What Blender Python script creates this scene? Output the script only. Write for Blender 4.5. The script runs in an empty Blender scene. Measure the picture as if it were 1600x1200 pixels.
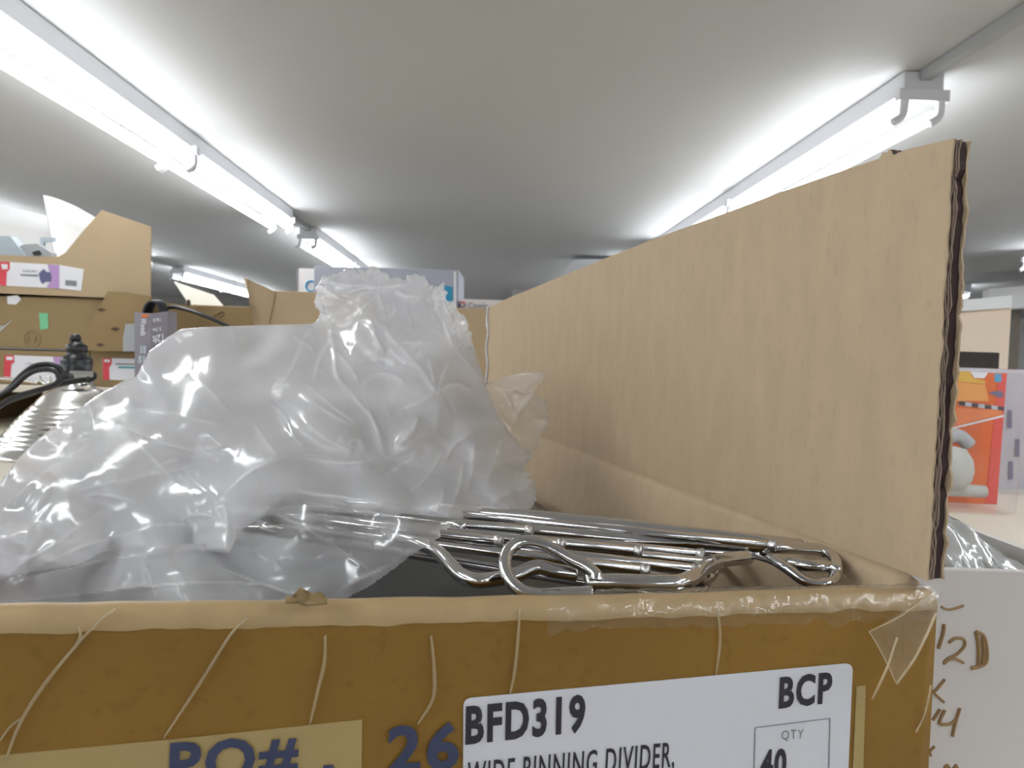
import bpy, bmesh, math, random
import numpy as np
from mathutils import Vector, Matrix, noise
random.seed(7); np.random.seed(7)
S = bpy.context.scene
COL = S.collection
# ------------------------------------------------------------------ camera
F = 1100.0                       # focal length in pixels of the 1600x1200 frame
CZ = 1.70                        # lens height above the floor
ROLL = 0.030
PITCH = math.atan((600 - 557.4) / F)
cam = bpy.data.cameras.new('camera'); camo = bpy.data.objects.new('camera', cam); COL.objects.link(camo)
RM = Matrix.Rotation(math.pi/2 - PITCH, 3, 'X') @ Matrix.Rotation(ROLL, 3, 'Z')
CP = Vector((0, 0, CZ))
M4 = RM.to_4x4(); M4.translation = CP
camo.matrix_world = M4
cam.sensor_width = 36.0; cam.lens = F/1600*36.0; cam.clip_start = 0.005; cam.clip_end = 60
cam.dof.use_dof = True; cam.dof.focus_distance = 0.27; cam.dof.aperture_fstop = 32
S.camera = camo
# ------------------------------------------------------------------ world, exposure
w = bpy.data.worlds.new('world'); S.world = w; w.use_nodes = True
w.node_tree.nodes['Background'].inputs[0].default_value = (0.9, 0.93, 1.0, 1)
w.node_tree.nodes['Background'].inputs[1].default_value = 0.25
S.view_settings.view_transform = 'Standard'; S.view_settings.look = 'None'
S.view_settings.gamma = 1.0; S.view_settings.use_curve_mapping = False
S.view_settings.exposure = 0.0
TUBE_POWER = 19.0
S.cycles.transparent_max_bounces = 24
S.cycles.max_bounces = 10
S.cycles.sample_clamp_indirect = 6.0
# ------------------------------------------------------------------ rays of the lens
def ray(px, py):
    return (RM @ Vector(((px-800)/F, -(py-600)/F, -1.0)))
def AY(px, py, Y):               # point seen at (px,py) at world y = Y
    d = ray(px, py); return CP + d*(Y/d.y)
def AZ(px, py, z):               # on the horizontal level z
    d = ray(px, py); return CP + d*((z-CZ)/d.z)
def AP(px, py, p0, n):           # on a plane
    d = ray(px, py); return CP + d*((p0-CP).dot(n)/d.dot(n))
def HX(px, Y):                   # world x of an upright line at column px near the horizon
    return AY(px, 557+0.03*(px-800), Y).x
# ------------------------------------------------------------------ materials
def lin(c):
    def f(v):
        v = v/255.0
        return v/12.92 if v <= 0.04045 else ((v+0.055)/1.055)**2.4
    return (f(c[0]), f(c[1]), f(c[2]), 1)
MATS = {}
def mat(name, col, rough=0.6, metal=0.0, spec=0.5, var=0.06, scale=40, bump=0.0, bscale=None, stretch=(1,1,1), coat=0.0, coatr=0.1, emit=0.0, dark=None, darkscale=300, darkamt=0.0):
    if name in MATS: return MATS[name]
    m = bpy.data.materials.new(name); m.use_nodes = True; MATS[name] = m
    nt = m.node_tree; N = nt.nodes; L = nt.links; p = N['Principled BSDF']
    c = lin(col) if max(col) > 1.5 else (*col, 1)
    tc = N.new('ShaderNodeTexCoord'); mp = N.new('ShaderNodeMapping'); mp.inputs['Scale'].default_value = stretch
    L.new(tc.outputs['Object'], mp.inputs[0])
    nz = N.new('ShaderNodeTexNoise'); nz.inputs['Scale'].default_value = scale; nz.inputs['Detail'].default_value = 4
    L.new(mp.outputs[0], nz.inputs['Vector'])
    mx = N.new('ShaderNodeMix'); mx.data_type = 'RGBA'
    mx.inputs[6].default_value = tuple(v*(1-var) for v in c[:3])+(1,)
    mx.inputs[7].default_value = tuple(min(1, v*(1+var)) for v in c[:3])+(1,)
    L.new(nz.outputs['Fac'], mx.inputs[0])
    out = mx.outputs[2]
    if darkamt > 0:
        n2 = N.new('ShaderNodeTexNoise'); n2.inputs['Scale'].default_value = darkscale; n2.inputs['Detail'].default_value = 2
        L.new(mp.outputs[0], n2.inputs['Vector'])
        rp = N.new('ShaderNodeMapRange'); rp.inputs[1].default_value = 0.58; rp.inputs[2].default_value = 0.72; rp.inputs[3].default_value = 0; rp.inputs[4].default_value = darkamt
        L.new(n2.outputs['Fac'], rp.inputs[0])
        m2 = N.new('ShaderNodeMix'); m2.data_type = 'RGBA'; L.new(rp.outputs[0], m2.inputs[0]); L.new(out, m2.inputs[6])
        m2.inputs[7].default_value = tuple(v*0.45 for v in c[:3])+(1,)
        out = m2.outputs[2]
    L.new(out, p.inputs['Base Color'])
    p.inputs['Roughness'].default_value = rough; p.inputs['Metallic'].default_value = metal
    p.inputs['Specular IOR Level'].default_value = spec
    p.inputs['Coat Weight'].default_value = coat; p.inputs['Coat Roughness'].default_value = coatr
    if emit:
        p.inputs['Emission Color'].default_value = (0.93, 0.97, 1.0, 1); p.inputs['Emission Strength'].default_value = emit
    if bump:
        n3 = N.new('ShaderNodeTexNoise'); n3.inputs['Scale'].default_value = bscale or scale; n3.inputs['Detail'].default_value = 3
        L.new(mp.outputs[0], n3.inputs['Vector'])
        b = N.new('ShaderNodeBump'); b.inputs['Strength'].default_value = bump; b.inputs['Distance'].default_value = 0.001
        L.new(n3.outputs['Fac'], b.inputs['Height']); L.new(b.outputs[0], p.inputs['Normal'])
    return m
def film(name, col=(0.85, 0.85, 0.87), base=0.6, trans=0.4, rough=0.16, gloss=1.0, attr=True, bump=0.15, bscale=60):
    m = bpy.data.materials.new(name); m.use_nodes = True; MATS[name] = m
    nt = m.node_tree; N = nt.nodes; L = nt.links
    N.remove(N['Principled BSDF']); out = N['Material Output']
    tc = N.new('ShaderNodeTexCoord'); nz = N.new('ShaderNodeTexNoise'); nz.inputs['Scale'].default_value = bscale; nz.inputs['Detail'].default_value = 5; nz.inputs['Distortion'].default_value = 0.8
    L.new(tc.outputs['Object'], nz.inputs['Vector'])
    b = N.new('ShaderNodeBump'); b.inputs['Strength'].default_value = bump; b.inputs['Distance'].default_value = 0.004
    L.new(nz.outputs['Fac'], b.inputs['Height'])
    df = N.new('ShaderNodeBsdfDiffuse'); df.inputs[0].default_value = (*col, 1); L.new(b.outputs[0], df.inputs['Normal'])
    tl = N.new('ShaderNodeBsdfTranslucent'); tl.inputs[0].default_value = (*col, 1); L.new(b.outputs[0], tl.inputs['Normal'])
    if attr:
        a2 = N.new('ShaderNodeAttribute'); a2.attribute_name = 'fold'
        cm = N.new('ShaderNodeMix'); cm.data_type = 'RGBA'; L.new(a2.outputs['Fac'], cm.inputs[0]); cm.inputs[6].default_value = (*col, 1); cm.inputs[7].default_value = (0.98, 0.98, 0.985, 1)
        L.new(cm.outputs[2], df.inputs[0]); L.new(cm.outputs[2], tl.inputs[0])
    m1 = N.new('ShaderNodeMixShader'); m1.inputs[0].default_value = trans; L.new(df.outputs[0], m1.inputs[1]); L.new(tl.outputs[0], m1.inputs[2])
    tr = N.new('ShaderNodeBsdfTransparent')
    m2 = N.new('ShaderNodeMixShader'); L.new(tr.outputs[0], m2.inputs[1]); L.new(m1.outputs[0], m2.inputs[2])
    if attr:
        at = N.new('ShaderNodeAttribute'); at.attribute_name = 'haze'; L.new(at.outputs['Fac'], m2.inputs[0])
    else:
        m2.inputs[0].default_value = base
    gl = N.new('ShaderNodeBsdfGlossy'); gl.inputs['Roughness'].default_value = rough; gl.inputs[0].default_value = (1, 1, 1, 1); L.new(b.outputs[0], gl.inputs['Normal'])
    lw = N.new('ShaderNodeLayerWeight'); lw.inputs[0].default_value = 0.5; L.new(b.outputs[0], lw.inputs['Normal'])
    pw = N.new('ShaderNodeMath'); pw.operation = 'POWER'; pw.inputs[1].default_value = 5.0; L.new(lw.outputs['Facing'], pw.inputs[0])
    fr = N.new('ShaderNodeMath'); fr.operation = 'MULTIPLY_ADD'; fr.inputs[1].default_value = 0.95; fr.inputs[2].default_value = 0.045; L.new(pw.outputs[0], fr.inputs[0])
    mu = N.new('ShaderNodeMath'); mu.operation = 'MULTIPLY'; mu.inputs[1].default_value = gloss; mu.use_clamp = True; L.new(fr.outputs[0], mu.inputs[0])
    m3 = N.new('ShaderNodeMixShader'); L.new(mu.outputs[0], m3.inputs[0]); L.new(m2.outputs[0], m3.inputs[1]); L.new(gl.outputs[0], m3.inputs[2])
    L.new(m3.outputs[0], out.inputs[0])
    return m
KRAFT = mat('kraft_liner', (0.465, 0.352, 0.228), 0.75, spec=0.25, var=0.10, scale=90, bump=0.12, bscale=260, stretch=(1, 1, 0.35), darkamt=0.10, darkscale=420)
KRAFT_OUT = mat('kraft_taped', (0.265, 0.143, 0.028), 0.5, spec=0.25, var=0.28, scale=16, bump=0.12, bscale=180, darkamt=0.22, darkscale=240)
KRAFT_LIP = mat('kraft_worn_lit_fold', (0.43, 0.30, 0.15), 0.42, spec=0.4, var=0.22, scale=70, bump=0.15, bscale=160)  # pale tone holds both wear and the painted highlight of the lit bend
KRAFT_FAR = mat('kraft_carton', (0.26, 0.185, 0.09), 0.7, spec=0.3, var=0.07, scale=9)
KRAFT_LT = mat('kraft_pale', (0.40, 0.30, 0.185), 0.7, spec=0.3, var=0.06, scale=9)
KRAFT_DK = mat('kraft_dim', (0.27, 0.185, 0.085), 0.7, spec=0.3, var=0.08, scale=12)
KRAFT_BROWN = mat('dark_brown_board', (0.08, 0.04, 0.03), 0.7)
CORE = mat('flute_core', (0.045, 0.024, 0.022), 0.9, var=0.25, scale=300)
LINER = mat('liner_edge', (0.27, 0.20, 0.15), 0.85, var=0.2, scale=300)
WHITE_BOARD = mat('white_board', (0.70, 0.67, 0.655), 0.6, spec=0.3, var=0.02, scale=14)
WHITE = mat('white_paper', (0.74, 0.74, 0.78), 0.6, spec=0.3, var=0.01)
WHITE_FOAM = mat('white_foam', (0.92, 0.92, 0.92), 0.7, var=0.02)
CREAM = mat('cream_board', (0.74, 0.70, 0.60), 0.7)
INK = mat('black_ink', (0.03, 0.025, 0.035), 0.6)
INK_GREY = mat('grey_ink', (0.20, 0.20, 0.22), 0.6)
INK_BLUE = mat('blue_ink', (0.045, 0.055, 0.115), 0.6, var=0.25, scale=200)
INK_BROWN = mat('brown_marker', (0.32, 0.20, 0.09), 0.7, var=0.15, scale=100)
CHROME = mat('chrome', (0.66, 0.65, 0.65), 0.10, metal=1.0, var=0.02, bump=0.03, bscale=300)
CHROME_END = mat('cut_wire_end', (0.62, 0.60, 0.58), 0.35, metal=1.0, var=0.3, scale=600, bump=0.5, bscale=900)
ALU = mat('spun_aluminium', (0.80, 0.79, 0.76), 0.22, metal=1.0)
BLACK = mat('black_plastic', (0.012, 0.012, 0.014), 0.35)
RUBBER = mat('black_rubber', (0.010, 0.010, 0.012), 0.45)
CEIL = mat('ceiling_paint', (0.485, 0.488, 0.49), 0.8, var=0.02, scale=1.5, spec=0.2)
WALLM = mat('far_wall_paint', (0.40, 0.39, 0.38), 0.8, var=0.03, scale=1)
PAINT = mat('pale_wall_paint', (0.80, 0.79, 0.77), 0.8, var=0.02, scale=1)
FLOORM = mat('floor_vinyl', (0.50, 0.48, 0.45), 0.6, var=0.08, scale=2)
SHELF = mat('beige_laminate', (0.66, 0.60, 0.50), 0.5, var=0.02)
STEEL = mat('white_enamel', (0.72, 0.73, 0.77), 0.45, var=0.01)
STEEL_G = mat('grey_steel', (0.36, 0.37, 0.38), 0.5, var=0.03)
TUBEM = mat('lit_tube', (0.9, 0.9, 0.9), 0.4, emit=TUBE_POWER, var=0.0)
RED = mat('red_print', (0.60, 0.05, 0.07), 0.5)
PURPLE = mat('purple_print', (0.42, 0.26, 0.50), 0.5)
NAVY = mat('navy_print', (0.10, 0.10, 0.20), 0.5)
TEAL = mat('teal_print', (0.05, 0.30, 0.36), 0.5)
GREEN = mat('green_sticker', (0.16, 0.48, 0.26), 0.5)
BLUEP = mat('blue_print', (0.02, 0.26, 0.45), 0.5)
LILAC = mat('lilac_board', (0.35, 0.365, 0.43), 0.5, var=0.01)
SLEEVE = mat('grey_sleeve', (0.22, 0.20, 0.235), 0.5)
ORANGE = mat('orange_print', (0.68, 0.18, 0.04), 0.45)
ORANGE_RED = mat('orange_red_card', (0.64, 0.115, 0.012), 0.5, spec=0.2, var=0.25, scale=5)
YELLOW = mat('yellow_print', (0.66, 0.38, 0.03), 0.5)
SKYB = mat('sky_blue_print', (0.03, 0.28, 0.50), 0.5)
GREYW = mat('grey_white_plastic', (0.46, 0.46, 0.43), 0.5)
GREYBLUE = mat('grey_blue_plastic', (0.42, 0.48, 0.53), 0.5)
TAN = mat('tan_panel', (0.85, 0.69, 0.54), 0.6, var=0.02)
TAUPE = mat('taupe_paint', (0.33, 0.29, 0.25), 0.7)
TAPE_T = mat('yellowed_tape', (0.42, 0.305, 0.125), 0.35, var=0.05, spec=0.5)
FILM = film('milky_polythene', col=(0.875, 0.87, 0.885), trans=0.45, rough=0.14, gloss=0.52, bump=0.05, bscale=35)
FILM_TAPE = film('clear_tape', col=(0.78, 0.70, 0.52), base=0.07, attr=False, rough=0.10, gloss=1.2, bump=0.3, bscale=90)
FILM_RIDGE = film('tape_ridge', col=(0.80, 0.68, 0.44), base=0.5, attr=False, rough=0.12, gloss=1.3, bump=0.2, bscale=200)
FILM_CLEAR = film('clear_blister', col=(0.82, 0.83, 0.88), base=0.04, attr=False, rough=0.10, gloss=0.6, bump=0.1, bscale=14)
FILM_BUBBLE = film('bubble_film', col=(0.80, 0.81, 0.80), base=0.78, attr=False, rough=0.10, gloss=1.2, bump=0.22, bscale=30)
# ------------------------------------------------------------------ mesh helpers
class MB:
    def __init__(s): s.v = []; s.f = []
    def add(s, vs, fs):
        k = len(s.v); s.v += [Vector(q) for q in vs]; s.f += [tuple(i+k for i in f) for f in fs]; return s
    def box(s, a, b):
        x0, y0, z0 = a; x1, y1, z1 = b
        return s.add([(x0,y0,z0),(x1,y0,z0),(x1,y1,z0),(x0,y1,z0),(x0,y0,z1),(x1,y0,z1),(x1,y1,z1),(x0,y1,z1)],
                     [(0,3,2,1),(4,5,6,7),(0,1,5,4),(1,2,6,5),(2,3,7,6),(3,0,4,7)])
    def prism(s, pts, off):      # polygon + thickness vector
        n = len(pts); off = Vector(off); pts = [Vector(p) for p in pts]
        vs = pts + [p+off for p in pts]
        return s.add(vs, [tuple(range(n))[::-1], tuple(range(n, 2*n))] + [(i, (i+1) % n, n+(i+1) % n, n+i) for i in range(n)])
    def tube(s, pts, r, n=10, cap=True, flat=1.0):
        pts = [Vector(p) for p in pts]; m = len(pts)
        up = None; rings = []
        for i, p in enumerate(pts):
            t = (pts[min(i+1, m-1)]-pts[max(i-1, 0)]).normalized()
            if up is None:
                up = Vector((0, 0, 1)) if abs(t.z) < 0.9 else Vector((1, 0, 0))
            a = t.cross(up).normalized(); b = a.cross(t).normalized(); up = b
            rr = r[i] if isinstance(r, (list, tuple)) else r
            rings.append([p + a*(rr*math.cos(2*math.pi*k/n)) + b*(rr*flat*math.sin(2*math.pi*k/n)) for k in range(n)])
        k0 = len(s.v)
        for R in rings: s.v += R
        for i in range(m-1):
            for k in range(n):
                s.f.append((k0+i*n+k, k0+i*n+(k+1) % n, k0+(i+1)*n+(k+1) % n, k0+(i+1)*n+k))
        if cap:
            s.f.append(tuple(k0+k for k in range(n))[::-1]); s.f.append(tuple(k0+(m-1)*n+k for k in range(n)))
        return s
    def lathe(s, prof, c, n=48):
        c = Vector(c); k0 = len(s.v); m = len(prof)
        for (r, z) in prof:
            for k in range(n):
                a = 2*math.pi*k/n; s.v.append(c+Vector((r*math.cos(a), r*math.sin(a), z)))
        for i in range(m-1):
            for k in range(n):
                s.f.append((k0+i*n+k, k0+i*n+(k+1) % n, k0+(i+1)*n+(k+1) % n, k0+(i+1)*n+k))
        return s
    def build(s, name, m, parent=None, smooth=False, bevel=0.0, seg=2, fix=True):
        base = parent_loc(parent) if parent is not None else None
        if base is None:
            xs = [v.x for v in s.v]; ys = [v.y for v in s.v]; zs = [v.z for v in s.v]
            base = Vector(((min(xs)+max(xs))/2, (min(ys)+max(ys))/2, min(zs)))
        me = bpy.data.meshes.new(name)
        me.from_pydata([tuple(v-base) for v in s.v], [], s.f); me.update()
        if fix:
            bm = bmesh.new(); bm.from_mesh(me); bmesh.ops.recalc_face_normals(bm, faces=bm.faces); bm.to_mesh(me); bm.free()
        me.materials.append(m)
        if smooth:
            for p in me.polygons: p.use_smooth = True
        o = bpy.data.objects.new(name, me); COL.objects.link(o)
        if parent is not None: o.parent = parent
        else: o.location = base
        if bevel:
            b = o.modifiers.new('bevel', 'BEVEL'); b.width = bevel; b.segments = seg; b.limit_method = 'ANGLE'
        return o
def parent_loc(p):
    l = Vector((0, 0, 0))
    while p is not None: l = l+p.location; p = p.parent
    return l
def tag(o, label=None, cat=None, group=None, kind=None):
    if label: o['label'] = label
    if cat: o['category'] = cat
    if group: o['group'] = group
    if kind: o['kind'] = kind
    return o
def thing(name, loc, label, cat, group=None):
    o = bpy.data.objects.new(name, None); COL.objects.link(o); o.location = Vector(loc); o.empty_display_size = 0.02
    return tag(o, label, cat, group)
def spline(pts, n=8):
    pts = [Vector(p) for p in pts]; out = []
    for i in range(len(pts)-1):
        p0 = pts[max(i-1, 0)]; p1 = pts[i]; p2 = pts[i+1]; p3 = pts[min(i+2, len(pts)-1)]
        for k in range(n):
            t = k/n
            out.append(0.5*((2*p1)+(p2-p0)*t+(2*p0-5*p1+4*p2-p3)*t*t+(3*p1-p0-3*p2+p3)*t**3))
    out.append(pts[-1]); return out
def text_mb(body, bl, br, tl, bold=0.0, normal=None, lift=0.0003):
    """lettering fitted to the parallelogram bottom-left, bottom-right, top-left"""
    cu = bpy.data.curves.new('lettering', 'FONT'); cu.body = body; cu.offset = bold; cu.resolution_u = 3; cu.space_character = 1.14
    t = bpy.data.objects.new('lettering', cu); COL.objects.link(t)
    dg = bpy.context.evaluated_depsgraph_get(); dg.update()
    me = bpy.data.meshes.new_from_object(t.evaluated_get(dg))
    co = np.array([v.co[:] for v in me.vertices]); fs = [tuple(p.vertices) for p in me.polygons]
    bpy.data.objects.remove(t); bpy.data.curves.remove(cu); bpy.data.meshes.remove(me)
    mn = co.min(0); mx = co.max(0); bl, br, tl = Vector(bl), Vector(br), Vector(tl)
    off = (normal*lift if normal else Vector())
    mb = MB(); mb.add([bl+(br-bl)*((c[0]-mn[0])/(mx[0]-mn[0]))+(tl-bl)*((c[1]-mn[1])/(mx[1]-mn[1]))+off for c in co], fs)
    return mb
def merge(*ms):
    r = MB()
    for m in ms: r.add(m.v, m.f)
    return r
# ------------------------------------------------------------------ room
CEILZ = CZ+0.72
X0, X1, Y0, Y1 = -6.2, 6.8, -7.0, 10.2
def struct(name, mb, m): return tag(mb.build(name, m), kind='structure')
struct('floor', MB().box((X0, Y0, -0.05), (X1, Y1, 0)), FLOORM)
struct('ceiling', MB().box((X0, Y0, CEILZ), (X1, Y1, CEILZ+0.06)), CEIL)
struct('wall_back', MB().box((X0, Y1, 0), (X1, Y1+0.1, CEILZ)), WALLM)
struct('wall_front', MB().box((X0, Y0-0.1, 0), (X1, Y0, CEILZ)), PAINT)
struct('wall_left', MB().box((X0-0.1, Y0, 0), (X0, Y1, CEILZ)), PAINT)
struct('wall_right', MB().box((X1, Y0, 0), (X1+0.1, Y1, CEILZ)), PAINT)
# ------------------------------------------------------------------ fluorescent fixtures
YAW = -math.atan((755-800)/F)         # rows run towards the vanishing point left of the lens axis
RD = Vector((-math.sin(YAW), math.cos(YAW), 0)); RX = Vector((RD.y, -RD.x, 0))
def RP(d, y, z): return RX*d + RD*y + Vector((0, 0, z))
def obox(mb, d0, d1, y0, y1, z0, z1):
    P = [RP(d, y, z) for z in (z0, z1) for (d, y) in ((d0, y0), (d1, y0), (d1, y1), (d0, y1))]
    return mb.add(P, [(0,3,2,1),(4,5,6,7),(0,1,5,4),(1,2,6,5),(2,3,7,6),(3,0,4,7)])
def fixture(d, y0, label, length=2.44):
    b = RP(d, y0, CEILZ)
    t = thing('fluorescent_fixture', b, label, 'ceiling light', 'twin-tube strip lights on the ceiling')
    obox(MB(), d-0.050, d+0.050, y0, y0+length, CEILZ-0.055, CEILZ-0.001).build('channel', STEEL, t, bevel=0.003)
    half = length/2
    for k in range(2):
        a = y0+k*half
        for s in (-1, 1):
            MB().tube([RP(d+s*0.041, a+0.03, CEILZ-0.099), RP(d+s*0.041, a+half-0.03, CEILZ-0.099)], 0.0155, 12).build('fluorescent_tube', TUBEM, t, smooth=False)
    for yy in (y0+0.004, y0+half-0.012, y0+half+0.012, y0+length-0.004):
        mb = MB(); obox(mb, d-0.062, d+0.062, yy-0.010, yy+0.010, CEILZ-0.072, CEILZ-0.045)
        for s in (-1, 1):
            pts = [RP(d+s*0.044, yy, CEILZ-0.068), RP(d+s*0.045, yy, CEILZ-0.092), RP(d+s*0.045-0.005, yy, CEILZ-0.110), RP(d+s*0.045-0.026, yy, CEILZ-0.124)]
            mb.tube(spline(pts, 4), 0.0105, 8)
        mb.build('lampholder', STEEL, t)
    return t
DL = 1.045
fixture(-DL, 1.23, 'long strip light crossing the upper left corner of the photo')
fixture(-DL, 4.18, 'strip light second along the left row, above the lilac carton')
fixture(-DL, 7.15, 'strip light furthest along the left row, behind the lilac carton')
fixture(-DL, -1.75, 'strip light of the left row behind the viewpoint')
fixture(DL, 1.69, 'strip light with curved lampholders above the raised cardboard flap')
fixture(DL, 4.66, 'second strip light of the right row, peeking over the cardboard flap')
fixture(DL, -1.26, 'strip light of the right row behind the viewpoint')
fixture(-2.74, 3.36, 'strip light whose end glows just right of the cut-away display carton')
fixture(-2.74, 6.40, 'far strip light seen over the cartons with the pale flap')
fixture(-2.74, 0.3, 'strip light of the outer left row above the lamp')
fixture(3.98, 5.72, 'far strip light glowing beside the right end of the cardboard flap')
fixture(3.2, -1.5, 'strip light of the outer right row behind the viewpoint')
fixture(3.2, 1.6, 'strip light of the outer right row above the white soffit')
for (d_, y_, l_) in ((-DL, -4.7, 'unseen strip light added at the rear of the left row, far behind the viewpoint'), (DL, -4.2, 'unseen strip light added at the rear of the right row, far behind the viewpoint'),
                     (-2.74, -2.7, 'unseen strip light added to the outer left row behind the viewpoint'), (3.2, -4.5, 'unseen strip light added at the rear of the outer right row, far behind the viewpoint'),
                     (-4.8, -1.0, 'unseen strip light added by the left wall behind the viewpoint'), (-4.8, 2.0, 'unseen strip light added by the left wall, out past the cartons')):
    fixture(d_, y_, l_)  # unseen strip lights added to brighten the near objects
def conduit(n, d, y0, y1):
    struct('trim_%d' % n, obox(MB(), d-0.014, d+0.014, y0, y1, CEILZ-0.024, CEILZ-0.001), STEEL_G)
conduit(1, -DL, 3.675, 4.175); conduit(2, -DL, 6.625, 7.145); conduit(3, DL, 1.185, 1.685); conduit(4, DL, 4.135, 4.655)
conduit(5, -2.74, 5.805, 6.395); conduit(6, -DL, 0.695, 1.225)
# dim bulkhead and white unit hanging at the far right end of the aisle
struct('trim_7', MB().prism([AY(800, 408, 7.6), AY(1010, 410, 7.6), AY(1010, 470, 7.6), AY(800, 470, 7.6)], (0, 0.5, 0)), WALLM)
q = MB().prism([AY(896, 405, 4.9), AY(990, 405, 4.9), AY(990, 440, 4.9), AY(872, 440, 4.9)], (0, 0.25, 0)).build('ceiling_box', STEEL, bevel=0.004)  # plain white box standing in for the end of a lit soffit
tag(q, 'white boxy unit hanging below the ceiling behind the cardboard flap', 'heater')
# ------------------------------------------------------------------ shelving that carries everything
SZ = CZ-0.24
cnt = thing('display_counter', (-0.2, 1.1, 0), 'long beige laminate shelf top carrying the cartons, lamp and blister pack', 'shelf')
MB().box((-2.6, 0.11, SZ-0.03), (2.3, 3.3, SZ)).build('shelf_top', SHELF, cnt, bevel=0.002)
for (a, b) in ((-2.55, -2.50), (-0.1, -0.05), (2.2, 2.25)):
    MB().box((a, 0.16, 0), (b, 3.25, SZ-0.03)).build('upright', STEEL, cnt)
RZ = CZ-0.118
ris = thing('riser_shelf', (-1.1, 2.5, SZ), 'raised beige shelf board under the stacked cartons', 'shelf')
MB().box((-2.5, 1.90, RZ-0.018), (0.45, 3.2, RZ)).build('shelf_board', SHELF, ris, bevel=0.002)
for x in (-2.45, -1.62, -0.7, 0.35):
    MB().box((x, 1.98, SZ), (x+0.03, 3.15, RZ-0.018)).build('support', KRAFT_DK, ris)
# ------------------------------------------------------------------ main carton
LZ = CZ-0.064                                   # level of the crease and of the front lip
AU = math.radians(10.3); AV = math.radians(15.7)
U = Vector((-math.cos(AU), -math.sin(AU), 0)); V = Vector((-math.sin(AV), math.cos(AV), 0))
C0 = Vector((0.1275, 0.2110, 0))                # front right corner
NF = Vector((U.y, -U.x, 0)); NF = NF if NF.y < 0 else -NF     # outward normal of the front
NR = Vector((V.y, -V.x, 0)); NR = NR if NR.x > 0 else -NR     # outward normal of the right side
BW, BD, TH = 0.30, 0.565, 0.006
box = thing('shipping_carton', (C0+U*BW/2+V*BD/2)+Vector((0, 0, SZ)), 'large opened brown shipping carton with white BFD319 label and raised right flap', 'cardboard box')
def pz(p, z): return Vector((p.x, p.y, z))
# front panel with rounded lip: extrude a profile along U
prof = [(0.0, SZ), (0.0, LZ-0.007)]
for k in range(9):
    a = math.pi*k/8; prof.append((0.0042-0.0042*math.cos(a), LZ-0.0045+0.0045*math.sin(a)))
prof += [(0.0084, LZ-0.007), (TH+0.001, LZ-0.03), (TH, SZ)]
nU = 90; mb = MB(); npf = len(prof)
for i in range(nU+1):
    u = -0.004+(BW+0.004)*i/nU; dz = -0.0042*(1-u/BW)+ 0.0012*noise.noise(Vector((u*14, 0, 3)))+0.0006*noise.noise(Vector((u*60, 0, 9)))
    dd = 0.0008*noise.noise(Vector((u*22, 5, 3)))
    for (dn, z) in prof:
        kz = max(0, min(1, (z-(LZ-0.03))/0.03))
        p = C0+U*u-NF*(dn+dd*kz); mb.v.append(Vector((p.x, p.y, z+dz*kz)))
for i in range(nU):
    for k in range(npf-1):
        mb.f.append((i*npf+k, (i+1)*npf+k, (i+1)*npf+k+1, i*npf+k+1))
mb.f.append(tuple(range(npf))); mb.f.append(tuple(nU*npf+k for k in range(npf)))
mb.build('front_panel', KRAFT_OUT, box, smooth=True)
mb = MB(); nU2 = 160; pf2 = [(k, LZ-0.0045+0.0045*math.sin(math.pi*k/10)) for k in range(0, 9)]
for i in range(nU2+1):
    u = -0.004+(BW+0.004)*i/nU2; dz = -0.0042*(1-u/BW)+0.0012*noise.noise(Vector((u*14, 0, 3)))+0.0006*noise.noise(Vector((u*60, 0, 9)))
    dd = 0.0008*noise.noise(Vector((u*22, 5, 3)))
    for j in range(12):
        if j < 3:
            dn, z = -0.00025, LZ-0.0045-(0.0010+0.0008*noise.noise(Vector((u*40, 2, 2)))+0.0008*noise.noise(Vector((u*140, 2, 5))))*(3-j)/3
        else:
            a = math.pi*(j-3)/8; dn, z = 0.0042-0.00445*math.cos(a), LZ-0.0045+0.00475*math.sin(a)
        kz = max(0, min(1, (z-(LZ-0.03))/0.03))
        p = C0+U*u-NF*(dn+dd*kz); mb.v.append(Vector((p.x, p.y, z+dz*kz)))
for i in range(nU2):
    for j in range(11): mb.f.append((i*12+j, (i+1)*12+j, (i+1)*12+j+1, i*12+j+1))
o = mb.build('folded_lip', KRAFT_LIP, box, smooth=True); tag(o, 'worn fold along the front top edge, its lit sheen painted paler')
# floor, back and left panels
cA = C0; cB = C0+U*BW; cC = C0+U*BW+V*BD; cD = C0+V*BD
MB().prism([pz(p, SZ+0.0005) for p in (cA, cB, cC, cD)], (0, 0, 0.004)).build('bottom_panel', KRAFT, box)
MB().prism([pz(cB, SZ), pz(cC, SZ), pz(cC, LZ), pz(cB, LZ)], -U*TH*-1).build('left_panel', KRAFT, box)
MB().prism([pz(cC, SZ), pz(cD, SZ), pz(cD, LZ), pz(cC, LZ)], V*TH).build('back_panel', KRAFT, box)
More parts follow.
